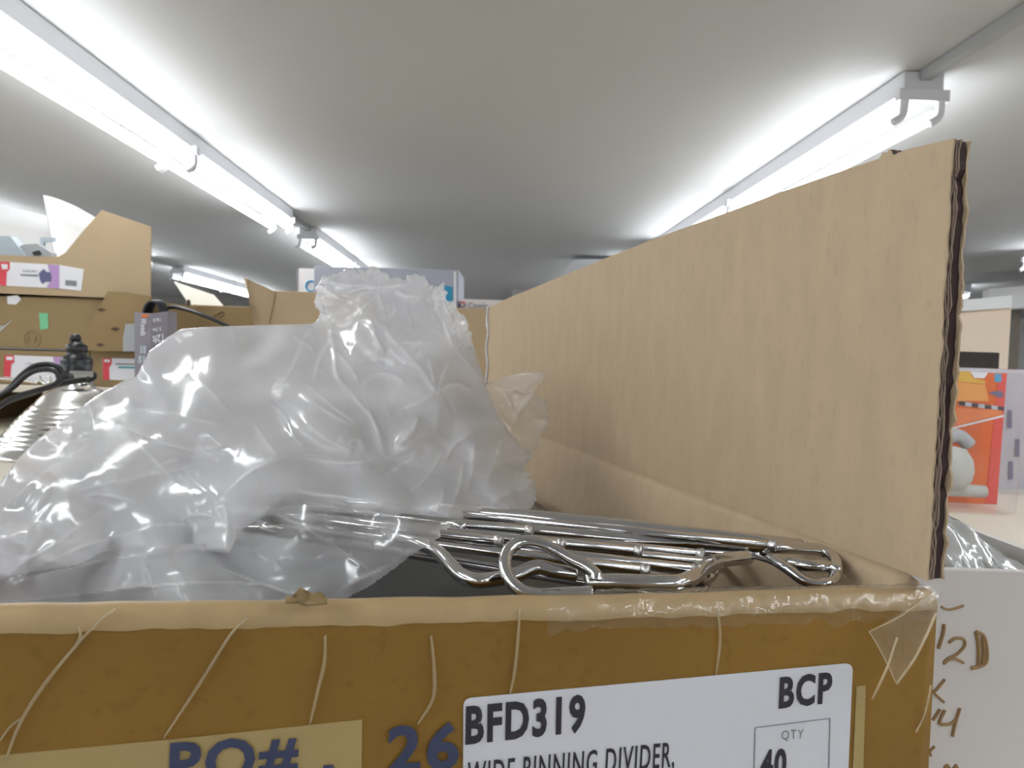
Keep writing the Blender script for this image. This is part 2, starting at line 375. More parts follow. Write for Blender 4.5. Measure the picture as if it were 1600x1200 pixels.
# right side panel (leans in a little below the crease) and the raised flap
P0 = pz(C0, LZ)
mb = MB(); nv = 60; rows = [(0.0, 0.0), (-0.004, -0.0022), (-0.010, -0.0032), (-0.03, -0.006), (-0.08, -0.011), (SZ-LZ, -0.014)]
for i in range(nv+1):
    t = 0.0065+(BD-0.0065)*i/nv
    for j, (z, off) in enumerate(rows):
        wv = 0.0030*math.exp(-t/0.06)*noise.noise(Vector((t*60, z*90, 1)))+0.0008*noise.noise(Vector((t*25, z*40, 7)))
        p = C0+V*t+NR*(off+(wv if 0 < j < 5 else 0)); mb.v.append(Vector((p.x, p.y, LZ+z)))
nr = len(rows)
for i in range(nv):
    for j in range(nr-1): mb.f.append((i*nr+j, (i+1)*nr+j, (i+1)*nr+j+1, i*nr+j+1))
o = mb.build('side_panel', KRAFT, box, smooth=True)
sm = o.modifiers.new('board', 'SOLIDIFY'); sm.thickness = 0.005; sm.offset = 1 if o.data.polygons[0].normal.dot(NR) > 0 else -1
flap_px = [(1466, 905), (1489, 216), (1440, 228), (1412, 235), (1394, 243), (1390, 233), (1385, 240), (1379, 238), (1374, 248), (1300, 272), (1228, 297), (1130, 334), (1020, 374), (930, 410), (850, 443), (800, 463), (764, 480)]
flap_pts = [AP(x, y, P0, NR) for x, y in flap_px]
tl = (flap_pts[-1]-P0).dot(V)
flap_pts.append(P0+V*tl)
flap_pts[0] = P0.copy()
FT = 0.0068                                      # double-wall board
NL = 5
# inner liner (the big visible face) keeps its own thickness; the other liners are set behind it with flutes between
def flap_sheet(off, th, inset, jag, name, m, parent, seed):
    rnd = random.Random(seed)
    a, b = flap_pts[0], flap_pts[1]; edge = []
    n = 46
    for i in range(n+1):
        q = a+(b-a)*(i/n); j = inset+jag*(noise.noise(Vector((i*0.42, seed, 0)))+0.6*rnd.uniform(-1, 1))
        edge.append(q+V*j+NR*(jag*0.7*noise.noise(Vector((i*0.25, seed+5, 0)))))
    pts = edge+flap_pts[2:]
    mbx = MB().prism([p+NR*off for p in pts], NR*th)
    return mbx.build(name, m, parent)
flap = flap_sheet(0.0, 0.0006, 0.0, 0.0006, 'raised_flap', KRAFT, box, 3)
tag(flap, 'raised inner face of the tall right flap')
flap_sheet(0.0006, 0.0022, 0.0012, 0.0008, 'flute_layer', CORE, flap, 11)
flap_sheet(0.0028, 0.0005, 0.0005, 0.0009, 'middle_liner', LINER, flap, 19)
flap_sheet(0.0033, 0.0030, 0.0010, 0.0009, 'flute_layer', CORE, flap, 27)
flap_sheet(0.0063, 0.0007, 0.0, 0.0012, 'outer_liner', KRAFT, flap, 35)
# fluted paper ends that show in the torn edge
for (o0, amp, sd) in ((0.0014, 0.0009, 2), (0.0022, 0.0006, 8)):
    e = []
    for i in range(200):
        q = flap_pts[0]+(flap_pts[1]-flap_pts[0])*(i/199)
        e.append(q+NR*(o0+amp*0.35*math.sin(i*0.22+6*noise.noise(Vector((i*0.05, sd, 0)))))+V*(0.0006+0.0006*noise.noise(Vector((i*0.2, sd, 3)))))
    MB().tube(e, 0.00028, 5).build('flute_edge', LINER, flap)
e = [AP(x, y, P0-NR*0.0008, NR) for x, y in ((763, 479), (761, 500), (763, 520), (760, 545), (762, 570), (759, 600))]
MB().tube(spline(e, 5), [0.0022*(0.6+0.5*abs(noise.noise(Vector((i*0.5, 1, 1))))) for i in range(26)], 6).build('torn_edge', WHITE, flap, smooth=True)
# crumpled scraps on the flap top and the front lip
def scrap(px, py, w_, h_, Y, name, parent, m):
    mbx = MB(); n = 7
    for i in range(n):
        for j in range(4):
            x = px+w_*(i/(n-1)-0.5); y = py-h_*(j/3)*(0.5+0.9*random.random()); mbx.v.append(AY(x, y, Y+0.0015*random.uniform(-1, 1)+0.001*j))
    for i in range(n-1):
        for j in range(3): mbx.f.append((i*4+j, (i+1)*4+j, (i+1)*4+j+1, i*4+j+1))
    oo = mbx.build(name, m, parent, smooth=True)
    s2 = oo.modifiers.new('board', 'SOLIDIFY'); s2.thickness = 0.0006
    return oo
scrap(478, 943, 62, 20, 0.176, 'torn_scrap', box, KRAFT_DK)
# ---- print on the front: label and stencilled order number
def FP(px, py, lift=0.0004): return AP(px, py, P0+NF*lift, NF)
def rounded(c, r=10, n=5, which=(1, 1, 1, 1)):
    out = []
    for i in range(4):
        p = Vector(c[i]); a = Vector(c[i-1]); b = Vector(c[(i+1) % 4])
        if not which[i]: out.append(p); continue
        pa = p+(a-p).normalized()*r; pb = p+(b-p).normalized()*r
        for k in range(n+1):
            t = k/n; out.append((1-t)**2*pa+2*t*(1-t)*p+t*t*pb)
    return out
lab2d = rounded([(724, 1091, 0), (1332, 1035.5, 0), (1309, 1560, 0), (722, 1600, 0)], 13)
lab = MB().prism([FP(p[0], p[1], 0.0003) for p in lab2d], NF*0.00025).build('shipping_label', WHITE, box)
tag(lab, 'white printed shipping label')
def ftext(body, bl, br, tl, bold, name, m, parent, lift=0.0008):
    return text_mb(body, FP(*bl, lift), FP(*br, lift), FP(*tl, lift), bold).build(name, m, parent, fix=False)
ftext('BFD319', (727, 1166), (914, 1145), (728, 1103), 0.036, 'lettering', INK, lab)
ftext('BCP', (1216.6, 1108.3), (1299, 1099), (1219, 1057.5), 0.036, 'lettering', INK, lab)
ftext('QTY', (1221, 1158.7), (1255.6, 1156), (1221.5, 1142), -0.006, 'lettering', INK_GREY, lab)
ftext('40', (1187, 1222), (1228, 1218), (1189, 1172), 0.036, 'lettering', INK, lab)
ftext('WIDE BINNING DIVIDER,', (729, 1240), (1053, 1205), (731, 1191), 0.012, 'lettering', INK, lab)
fr = MB(); cs = [(1180, 1137), (1297, 1122.6), (1292, 1330), (1174, 1345)]
for i in range(4):
    a, b = cs[i], cs[(i+1) % 4]; fr.tube([FP(*a, 0.0007), FP(*b, 0.0007)], 0.00014, 4)
fr.build('quantity_frame', INK_GREY, lab)
ftext('PO#', (262, 1238), (464, 1222), (266, 1160), 0.03, 'stencilled_order_number', INK_BLUE, box, 0.0009)
ftext('26', (604, 1210), (716, 1203), (607, 1133), 0.03, 'stencilled_order_number', INK_BLUE, box, 0.0009)
MB().prism([FP(505, 1196, 0.0008), FP(521, 1195, 0.0008), FP(521, 1211, 0.0008), FP(505, 1212, 0.0008)], NF*0.0001).build('stencilled_order_number', INK_BLUE, box)
# ---- tape: yellowed bands and wrinkled clear film over the lip
MB().prism([FP(-60, 1187, .0001), FP(0, 1180, .0001), FP(300, 1152, .0001), FP(566, 1124, .0001), FP(562, 1420, .0001), FP(-60, 1440, .0001)], NF*0.0002).build('tape_band', TAPE_T, box)
MB().prism([FP(1338, 1072, .0001), FP(1352, 1070, .0001), FP(1342, 1420, .0001), FP(1322, 1420, .0001)], NF*0.0002).build('tape_band', TAPE_T, box)
def c8(l): return [(x/2.105, 900+y/2.105) for x, y in l]
def c7(l): return [(600+x/2.105, 1000+y/2.105) for x, y in l]
ridges = [(c8([(258, 165), (265, 200), (235, 250), (190, 300)]), 3.2), (c8([(380, 105), (300, 175), (190, 300), (110, 410), (60, 500), (22, 600)]), 4.5),
          (c8([(815, 135), (760, 190), (690, 300), (620, 410), (540, 530)]), 4.2), (c8([(1070, 195), (1068, 280), (1045, 380), (1020, 485)]), 4.5),
          (c8([(1418, 195), (1428, 300), (1425, 400), (1375, 485)]), 5), (c7([(447, -100), (440, 0), (430, 100), (415, 172)]), 4.5), (c7([(1098, -100), (1105, 0), (1092, 112)]), 3.5),
          (c8([(0, 540), (40, 490), (90, 455)]), 3)]
for pl, wpx in ridges:
    pts = spline([FP(x, y, 0.0005) for x, y in pl], 5); n = len(pts)
    rr = [max(0.0001, wpx/1100*0.18*1.5*(0.35+0.65*math.sin(math.pi*(0.12+0.76*i/(n-1))))) for i in range(n)]
    MB().tube(pts, rr, 8, flat=0.45).build('tape_crease', FILM_RIDGE, box, smooth=True)
# crumpled clear tape along the lip, right half
def lip_tape(u0, u1, name, drop, seed):
    mbx = MB(); n = 70; m_ = 12
    for i in range(n+1):
        u = u0+(u1-u0)*i/n
        for j in range(m_+1):
            s_ = j/m_
            # wraps from inside over the lip to the front
            L_ = -0.010+s_*(0.022+drop)
            if L_ < 0: dn, z = 0.0095+0.002*(-L_/0.01), LZ-0.004+L_*0.6+0.003
            elif L_ < 0.013:
                a = math.pi*L_/0.013; dn, z = 0.0042+0.0056*math.cos(a), LZ-0.0045+0.0060*math.sin(a)
            else: dn, z = -0.0013, LZ-0.0045-(L_-0.013)
            k = 0.0011*noise.noise(Vector((u*170, s_*7, seed)))+0.0010*noise.noise(Vector((u*420, s_*14, seed+3)))
            dzl = -0.0042*(1-u/BW); edge = dzl+0.003*noise.noise(Vector((u*150, seed, 0)))*(1 if j in (0, m_) else 0)
            p = C0+U*u-NF*(dn-k); mbx.v.append(Vector((p.x, p.y, z+k*0.8+edge)))
    for i in range(n):
        for j in range(m_): mbx.f.append((i*(m_+1)+j, (i+1)*(m_+1)+j, (i+1)*(m_+1)+j+1, i*(m_+1)+j+1))
    return mbx.build(name, FILM_TAPE, box, smooth=True, fix=False)
lip_tape(-0.0045, 0.118, 'clear_tape', 0.004, 4)
# loose triangular tape end hanging at the right corner
cr = lambda l: [(1300+x/3.43, 850+y/3.43) for x, y in l]
def tape_flag(pl, lift, name):
    P = [AP(x, y, P0+NF*l, NF) for (x, y), l in zip(pl, lift)]
    mbx = MB().prism(P, NF*0.0002)
    return mbx.build(name, FILM_TAPE, box)
tape_flag(cr([(540, 260), (200, 470), (345, 750), (430, 620), (560, 380), (590, 250)]), [0.001, 0.006, 0.007, 0.004, 0.002, 0.001], 'loose_tape_end')
for pl, wpx in ((cr([(200, 470), (270, 590), (345, 750)]), 2), (cr([(540, 260), (380, 380), (200, 470)]), 2), (cr([(345, 750), (440, 620), (520, 460), (555, 370)]), 4), (cr([(450, 1010), (500, 900), (530, 760)]), 3),
                (cr([(215, 830), (250, 760), (300, 650), (350, 500)]), 4)):
    MB().tube(spline([FP(x, y, 0.0075 if y < 1075 else 0.0006) for x, y in pl], 4), wpx/1100*0.2*0.5, 6).build('tape_crease', FILM_RIDGE, box, smooth=True)
# ------------------------------------------------------------------ chrome wire dividers
DW = Vector((-0.918, 0.397, 0)).normalized(); DQ = Vector((0.397, 0.918, 0)).normalized()
def rounded_path(c, r, n=6, closed=True):
    out = []; m_ = len(c)
    for i in range(m_):
        p, a, b = c[i], c[i-1], c[(i+1) % m_]
        pa = p+(a-p).normalized()*r; pb = p+(b-p).normalized()*r
        for k in range(n+1):
            t = k/n; out.append((1-t)**2*pa+2*t*(1-t)*p+t*t*pb)
    if closed: out.append(out[0])
    return out
def make_divider(loc, label, group):
    t = thing('wire_divider', loc, label, 'wire divider', group)
    b = Vector(loc); L_, W_ = 0.21, 0.060
    c = [b, b+DW*L_, b+DW*L_+DQ*W_, b+DQ*W_]
    MB().tube(rounded_path(c, 0.012), 0.0020, 10).build('frame', CHROME, t, smooth=True)
    for k in range(2):
        s = 0.020+k*0.020
        a0 = b+DQ*s-DW*0.003+Vector((0, 0, 0.0030)); MB().tube([a0, a0+DW*(L_+0.006)], 0.0014, 8).build('wire', CHROME, t, smooth=True)
    return t
def copy_tree(o, parent=None):
    c = o.copy(); COL.objects.link(c); c.parent = parent
    for ch in list(o.children): copy_tree(ch, c)
    return c
gl = 'chrome wire divider lying in the carton under the hooked ones'
gg = 'chrome wire dividers stacked in the carton'
zbase = SZ+0.0068
proto = make_divider((0.075, 0.248, zbase), gl, gg)
NST = 14
for i in list(range(1, NST))+[17, 18]:
    c = copy_tree(proto); c.location = Vector((0.075+random.uniform(-0.006, 0.010), 0.248+random.uniform(-0.006, 0.010), zbase+i*0.0086))
# second column of the stack further left
for i in range(0, NST):
    c = copy_tree(proto); c.location = Vector((0.045+random.uniform(-0.008, 0.008), 0.330+random.uniform(-0.006, 0.008), zbase+i*0.0084))
mb = MB(); LZ2 = CZ-0.104  # added dark sheet, stands in for the dark area under the top dividers
for i in range(31):
    for j in range(41):
        p = C0+U*(0.012+0.272*i/30)+V*(0.014+0.44*j/40)+NR*-0.012*(1-i/30)
        mb.v.append(Vector((p.x, p.y, LZ2+0.0035*noise.noise(Vector((i*0.22, j*0.16, 4)))+0.0012*noise.noise(Vector((i*0.7, j*0.5, 9))))))
for i in range(30):
    for j in range(40): mb.f.append((i*41+j, (i+1)*41+j, (i+1)*41+j+1, i*41+j+1))
o = mb.build('added_dark_sheet', mat('dark_grey_sheet', (0.085, 0.088, 0.088), 0.4, var=0.15, scale=30), smooth=True)
sd_ = o.modifiers.new('sheet', 'SOLIDIFY'); sd_.thickness = 0.0008
tag(o, 'dark grey sheet added to darken the brown carton under the top wire dividers', 'liner')
ZT = CZ-0.0665
def tz(l): return [AZ(x, y, ZT+dz) for x, y, dz in l]
# front divider with the big hook loop
d1 = thing('wire_divider', AZ(925, 907, ZT), 'chrome wire divider with a large teardrop hook, nearest the front lip of the carton', 'wire divider')
MB().tube(spline(tz([(325, 823, -0.032), (400, 826, -0.024), (480, 830, -0.013), (560, 836, -0.006), (640, 846, 0.002), (680, 860, 0.002), (703, 882, 0.001), (722, 900, 0), (746, 907, 0), (779, 904, 0), (806, 899, 0.001), (838, 886, 0.003), (866, 892, 0.002), (900, 897, 0.001)]), 6), 0.0023, 12).build('frame', CHROME, d1, smooth=True)
MB().tube(spline(tz([(915, 909, 0), (960, 909, 0), (1040, 911, 0), (1066, 909, 0), (1086, 900, 0), (1102, 886, 0), (1125, 876, 0.0), (1170, 870, 0)]), 6), 0.0025, 12).build('frame', CHROME, d1, smooth=True)
def ty(l): return [AY(x, y, Y) for x, y, Y in l]
hook = MB().tube(spline(ty([(926, 926, .199), (890, 927, .199), (850, 929, .199), (822, 926, .199), (803, 914, .200), (791, 895, .203), (789, 874, .207), (799, 855, .211), (818, 846, .213), (842, 848, .213), (868, 860, .212), (892, 874, .210), (915, 885, .208), (930, 897, .206), (931, 907, .205)]), 7), 0.0019, 12).build('hook', CHROME, d1, smooth=True)
def wire_end(p, dirv, parent, r=0.0019, L_=0.14):
    dirv = dirv.normalized()
    w_ = MB().tube([p, p+dirv*L_], r*0.86, 10).build('wire', CHROME, parent, smooth=True)
    a = p-dirv*0.0006
    MB().tube([p+dirv*0.002, p, a], [r*0.9, r*1.12, r*0.85], 10).build('wire_end', CHROME_END, w_, smooth=True)
wd = DW+Vector((0, 0, -0.03))
for (x, y, dz) in ((1012, 891, 0.0015), (1001, 861, 0.003), (880, 850, 0.003), (1092, 890, 0.0012), (830, 829, 0.005)):
    wire_end(AZ(x, y, ZT+dz), wd, d1)
# back divider with the looped right end
d2 = thing('wire_divider', AZ(1300, 870, ZT), 'chrome wire divider with a flattened loop end, beside the right wall of the carton', 'wire divider')
MB().tube(spline(tz([(430, 806, -0.020), (560, 813, -0.007), (700, 820, 0.003), (735, 823, 0.003), (825, 828, 0.003), (920, 837, 0.003), (1025, 845, 0.003), (1120, 850, 0.003), (1210, 855, 0.003), (1270, 858, 0.002), (1292, 864, 0.001), (1304, 876, 0.0), (1306, 892, -0.001)]), 6), 0.0022, 12).build('frame', CHROME, d2, smooth=True)
MB().tube(spline(ty([(1306, 890, .232), (1304, 903, .230), (1292, 911, .228), (1272, 912, .228), (1252, 905, .229), (1232, 890, .232), (1210, 876, .238), (1190, 869, .244), (1172, 867, .25), (1120, 864, .258), (1050, 858, .266)]), 7), 0.0018, 12).build('hook', CHROME, d2, smooth=True)
MB().tube(ty([(1229, 881, .237), (1308, 887, .233)]), 0.0021, 12).build('stub', CHROME, d2, smooth=True)
for (x, y, dz) in ((1098, 866, 0.002), (1116, 880, 0.0005), (1211, 852, 0.007), (782, 845, 0.003)):
    wire_end(AZ(x, y, ZT+dz), wd, d2)
# a third one whose dark rail shows along the wall
d3 = thing('wire_divider', AZ(1100, 838, ZT), 'chrome wire divider whose long rail runs along the right wall, behind the looped one', 'wire divider')
MB().tube(spline(tz([(480, 786, -0.018), (620, 795, -0.004), (810, 807, 0.002), (930, 818, 0.002), (1060, 832, 0.002), (1190, 846, 0.002), (1250, 853, 0.0)]), 6), 0.0026, 12).build('frame', CHROME, d3, smooth=True)
MB().tube(spline(tz([(640, 788, -0.016), (740, 796, -0.006), (800, 801, 0.001), (920, 811, 0.002), (1050, 826, 0.001)]), 6), 0.0018, 10).build('wire', CHROME, d3, smooth=True)
# ------------------------------------------------------------------ the big polythene bag
def T6(l): return [(x/2.6667, 560+y/2.6667) for x, y in l]
def T4(l): return [(440+x/3.636, 380+y/3.636) for x, y in l]
def T5(l): return [(460+x/3.3333, 600+y/3.3333) for x, y in l]
CREASES = [  # polyline, half width in px, height in mm
 (T6([(440,215),(560,210),(700,222),(800,252),(940,278)]), 5, 3.0), (T6([(420,250),(500,280),(600,320),(700,360),(800,385),(920,402)]), 6, 4.0),
 (T6([(780,60),(860,120),(950,220)]), 7, 3.5), (T6([(1060,270),(1110,350),(1160,410)]), 4, 3), (T6([(1120,180),(1180,240),(1230,330),(1270,380)]), 4, 2.5),
 (T6([(0,930),(100,850),(250,760),(350,680),(440,620)]), 6, 3), (T6([(330,570),(450,570),(580,600)]), 8, 3), (T6([(240,500),(190,560),(130,680),(90,800)]), 10, 5),
 (T6([(300,560),(450,520),(600,490),(740,460),(850,430)]), 7, 3.5), (T6([(740,440),(820,520),(900,580)]), 5, 3.5), (T6([(780,660),(850,650),(910,670)]), 7, 3),
 (T6([(910,590),(960,540),(1030,480),(1130,430),(1270,400),(1450,430)]), 9, 7), (T6([(930,600),(950,700),(940,810)]), 7, 5),
 (T6([(1400,60),(1480,160),(1560,270),(1590,380)]), 4, 3), (T6([(0,640),(150,500),(260,420),(370,360)]), 9, 4), (T6([(170,350),(300,345),(380,330)]), 6, 3), (T6([(370,190),(388,250),(380,320)]), 6, 3),
 (T6([(0,480),(100,400),(200,310),(330,210)]), 7, 3), (T6([(600,700),(700,690),(780,690)]), 9, 2.5), (T6([(120,900),(300,800),(520,730),(760,680)]), 8, 3),
 (T6([(0,760),(120,700),(220,600)]), 8, 3), (T6([(640,455),(700,430),(760,420)]), 4, 2.5), (T6([(560,330),(640,420),(740,520)]), 8, 2.5),
 (T4([(290,390),(280,480),(300,620),(320,760),(420,890),(500,970),(560,1080),(590,1200)]), 5, 4.5), (T4([(300,490),(400,430),(480,350),(550,290)]), 4, 4), (T4([(560,180),(550,280),(580,380),(585,450)]), 3.5, 4),
 (T4([(510,430),(580,470),(640,560),(720,640),(800,720),(870,840)]), 4, 5), (T4([(510,430),(530,520),(580,620)]), 4, 4), (T4([(650,565),(740,565),(800,545)]), 3.5, 3.5), (T4([(460,810),(540,745),(640,755),(700,800)]), 5, 4),
 (T4([(890,840),(920,740),(960,650)]), 5, 4), (T4([(880,860),(940,810),(1000,800),(1080,830)]), 4, 4), (T4([(660,950),(760,910),(880,860)]), 8, 4), (T4([(780,980),(740,1050),(660,1160)]), 8, 5),
 (T4([(760,670),(800,600)]), 3, 3), (T4([(830,640),(860,760),(870,840)]), 4, 3), (T4([(620,330),(640,380),(600,440)]), 4, 3),
 (T4([(860,180),(880,320),(920,450),(960,560),(1030,650),(1120,760)]), 5, 5), (T4([(930,280),(960,400),(1000,520)]), 4, 4), (T4([(640,270),(760,310),(860,330)]), 4, 4), (T4([(350,290),(450,260),(600,250),(740,230)]), 5, 5),
 (T4([(230,250),(300,300),(360,330)]), 5, 4), (T4([(190,330),(260,350),(330,340)]), 5, 4), (T4([(240,190),(330,230),(420,240),(520,240)]), 4, 4), (T4([(60,520),(130,570),(190,620)]), 5, 4),
 (T4([(180,470),(120,560),(60,700),(0,800)]), 10, 3), (T4([(300,520),(220,640),(180,800)]), 10, 3), (T4([(0,870),(120,1000),(260,1120),(420,1190)]), 12, 4), (T4([(100,840),(260,960),(420,1040)]), 9, 3), (T4([(250,560),(380,700),(440,800)]), 10, 3),
 (T5([(0,380),(100,390),(200,410),(320,410),(460,380),(620,330)]), 7, 6), (T5([(640,170),(620,240),(560,300),(500,350)]), 9, 5), (T5([(780,540),(760,620),(720,680)]), 5, 3.5),
 (T5([(950,240),(880,280),(820,330),(790,400)]), 5, 3.5), (T5([(940,300),(930,420),(900,560)]), 7, 2.5), (T5([(1080,280),(1050,380),(1010,500)]), 6, 3), (T5([(1030,610),(1150,560),(1240,540)]), 5, 3),
 (T5([(470,480),(560,420),(650,360)]), 10, 3), (T5([(360,60),(420,220),(460,350)]), 5, 4), (T5([(60,0),(200,120),(340,220)]), 6, 3), (T5([(280,300),(340,290),(370,350)]), 5, 3),
 (T5([(1000,640),(1100,660),(1200,660)]), 4, 2.5), (T5([(600,560),(700,470),(780,330)]), 12, 3), (T5([(820,640),(860,520),(880,400)]), 9, 2.5),
]
FILM_CREASES = [(T6([(1210,660),(1300,720),(1450,820),(1540,880)]), 7, 4), (T6([(1370,1005),(1480,930),(1600,870),(1700,800)]), 6, 3.5), (T6([(0,1015),(300,985),(560,955),(870,932),(1100,945),(1230,985)]), 4, 2.5),
 (T6([(860,840),(960,890),(1100,940),(1230,990)]), 4, 2.5), (T6([(0,950),(250,880),(500,830),(760,800)]), 9, 3), (T6([(1130,640),(1280,700),(1600,760)]), 8, 2), (T6([(600,850),(640,960),(650,1000)]), 4, 2), (T6([(990,770),(1180,880)]), 6, 2)]
def densify(poly, step=6, jag=None):
    out = []; n = len(poly)
    for i in range(n):
        a = np.array(poly[i], float); b = np.array(poly[(i+1) % n], float); k = max(1, int(np.hypot(*(b-a))/step))
        for t in range(k):
            p = a+(b-a)*t/k
            if jag:
                A = jag(p)
                if A: p = p+A*np.array([random.gauss(0, 1), random.gauss(0, 1)])
            out.append(p)
    return np.array(out)
def inside(P, poly):
    x, y = P[:, 0], P[:, 1]; r = np.zeros(len(P), bool); n = len(poly); j = n-1
    for i in range(n):
        xi, yi = poly[i]; xj, yj = poly[j]
        if yi != yj:
            c = ((yi > y) != (yj > y)) & (x < (xj-xi)*(y-yi)/(yj-yi)+xi); r ^= c
        j = i
    return r
def dist_poly(P, pts, closed=True):
    """distance and nearest point to a polyline, plus the arc parameter"""
    best = np.full(len(P), 1e9); near = np.zeros((len(P), 2)); par = np.zeros(len(P)); n = len(pts); m_ = n if closed else n-1
    for i in range(m_):
        a = np.array(pts[i], float); b = np.array(pts[(i+1) % n], float); ab = b-a; L2 = ab.dot(ab)+1e-9
        t = np.clip(((P-a)@ab)/L2, 0, 1); q = a+t[:, None]*ab; d = np.hypot(*(P-q).T); s = d < best
        best[s] = d[s]; near[s] = q[s]; par[s] = (i+t[s])/m_
    return best, near, par
def fbm(P, sc, seed, oct_=3, stretch=(1, 1)):
    return np.array([noise.fractal(Vector((p[0]*sc*stretch[0], p[1]*sc*stretch[1], seed)), 0.8, 2.0, oct_) for p in P])
def smooth_line(pl):
    return [(p.x, p.y) for p in spline([Vector((x, y, 0)) for x, y in pl], 4)]
def facets(Q, cell, seed):
    """creased relief: random heights on scattered points, joined by flat facets"""
    from mathutils.geometry import delaunay_2d_cdt
    rg = np.random.RandomState(seed); a = Q.min(0)-2*cell; b = Q.max(0)+2*cell
    gx, gy = np.meshgrid(np.arange(a[0], b[0], cell), np.arange(a[1], b[1], cell))
    pts = np.stack([gx.ravel(), gy.ravel()], 1)+rg.uniform(-0.48, 0.48, (gx.size, 2))*cell
    hts = rg.uniform(-1, 1, len(pts))
    vs, es, fs, ov, oe, of = delaunay_2d_cdt([Vector(p) for p in pts], [], [], 0, 1e-6)
    V_ = np.array([v[:] for v in vs]); H_ = np.array([hts[o[0]] for o in ov]); res = np.zeros(len(Q))
    for f in fs:
        A, B, C = V_[f[0]], V_[f[1]], V_[f[2]]
        lo_, hi_ = np.minimum(np.minimum(A, B), C)-0.01, np.maximum(np.maximum(A, B), C)+0.01
        sel = np.nonzero((Q[:, 0] >= lo_[0]) & (Q[:, 0] <= hi_[0]) & (Q[:, 1] >= lo_[1]) & (Q[:, 1] <= hi_[1]))[0]
        if not len(sel): continue
        M_ = np.array([B-A, C-A]).T; det = np.linalg.det(M_)
        if abs(det) < 1e-9: continue
        uv = (np.linalg.inv(M_)@(Q[sel]-A).T).T; ok = (uv[:, 0] >= -1e-6) & (uv[:, 1] >= -1e-6) & (uv.sum(1) <= 1+1e-6)
        k = sel[ok]; u_ = uv[ok]; res[k] = H_[f[0]]*(1-u_.sum(1))+H_[f[1]]*u_[:, 0]+H_[f[2]]*u_[:, 1]
    return res
def film_sheet(name, outline, ctrl, creases, parent, bulge=0.03, R=70, facet=70, step=3.2, base_haze=0.6, haze_fn=None, back=True, jag=None, crumple=None, wr=0.004, wr_sc=0.012, crease_gain=1.0, crease_haze=0.22, back_haze=0.5):
    out = densify(outline, 5, jag)
    x0, y0 = out.min(0)-step; x1, y1 = out.max(0)+step
    gx = np.arange(x0, x1+step, step); gy = np.arange(y0, y1+step, step)
    XX, YY = np.meshgrid(gx, gy); P = np.stack([XX.ravel(), YY.ravel()], 1); nx, ny = len(gx), len(gy)
    ins = inside(P, out)
    d, near, _ = dist_poly(P, out)
    keep = ins | (d < step*0.75)
    snap = (~ins) | (d < step*0.35)
    Q = P.copy(); Q[snap & keep] = near[snap & keep]
    # base distance from the control points: inverse-distance blend
    C = np.array(ctrl, float); D2 = ((Q[:, None, 0]-C[None, :, 0])**2+(Q[:, None, 1]-C[None, :, 1])**2)+900
    W = 1/D2**1.6; Yb = (W*C[None, :, 2]).sum(1)/W.sum(1)
    dd = np.where(ins, d, 0.0)
    t = np.clip(dd/R, 0, 1); bul = bulge*np.sqrt(np.clip(1-(1-t)**2, 0, 1))
    disp = np.zeros(len(P)); hz = np.zeros(len(P))
    for pl, wd_, hh in creases:
        sl = smooth_line(pl); bb = np.array(sl); mrg = wd_*6
        sel = (Q[:, 0] > bb[:, 0].min()-mrg) & (Q[:, 0] < bb[:, 0].max()+mrg) & (Q[:, 1] > bb[:, 1].min()-mrg) & (Q[:, 1] < bb[:, 1].max()+mrg)
        if not sel.any(): continue
        ds, _, pr = dist_poly(Q[sel], sl, False)
        tp = np.sqrt(np.clip(np.sin(np.pi*np.clip(pr, 0.02, 0.98)), 0, 1))
        disp[sel] += crease_gain*hh*0.001*np.exp(-ds/(wd_*1.25))*tp
        vary = np.array([0.62+0.75*noise.noise(Vector((v*5.0, sl[0][0]*0.31, sl[0][1]*0.17))) for v in pr])
        core = np.exp(-(ds/(min(wd_, 5.5)*0.36*(0.5+0.5*tp)))**2)+0.30*np.exp(-ds/(wd_*1.1))
        hz[sel] = np.maximum(hz[sel], core*tp*tp*np.clip(vary, 0.1, 1))
    r1 = fbm(Q, 0.010, 3.3, 2)
    fine = np.clip(0.5+1.2*fbm(Q, 0.008, 17.0, 1), 0.08, 1.2)
    if crumple is not None: fine = fine+crumple(Q)
    wrk = wr*facets(Q, facet, 5)+wr*0.34*facets(Q, facet*0.42, 6)*fine+wr*0.15*facets(Q, facet*0.19, 9)*fine
    ramp = np.clip(dd/12, 0, 1)
    Yf = Yb-bul*0.5-(disp+wrk*ramp)
    haze = np.clip((haze_fn(Q) if haze_fn else np.full(len(P), base_haze))+crease_haze*hz+0.05*r1, 0.02, 0.97)
    mb_v, mb_f, hv, fv = [], [], [], []
    def emit(Ydist, hz_):
        idx = -np.ones(len(P), int)
        for i in np.nonzero(keep)[0]:
            idx[i] = len(mb_v); mb_v.append(AY(Q[i, 0], Q[i, 1], float(Ydist[i]))); hv.append(float(hz_[i])); fv.append(float(min(1, hz[i])))
        for r in range(ny-1):
            for c in range(nx-1):
                a = r*nx+c; q4 = [a, a+1, a+nx+1, a+nx]
                if all(keep[k] for k in q4) and (ins[q4].sum() >= 2):
                    mb_f.append(tuple(idx[k] for k in (a, a+nx, a+nx+1, a+1)))
    emit(Yf, haze)
    if back:
        r3 = facets(Q, facet*0.9, 21); emit(Yb+bul*0.9+wr*1.2*r3*ramp+0.0004, np.clip(haze*back_haze, 0, 1))
    mb2 = MB(); mb2.v = mb_v; mb2.f = mb_f
    o = mb2.build(name, FILM, parent, smooth=True, fix=False)
    at = o.data.attributes.new('haze', 'FLOAT', 'POINT'); at.data.foreach_set('value', hv)
    at = o.data.attributes.new('fold', 'FLOAT', 'POINT'); at.data.foreach_set('value', fv)
    return o
bag_base = AY(300, 900, 0.24)
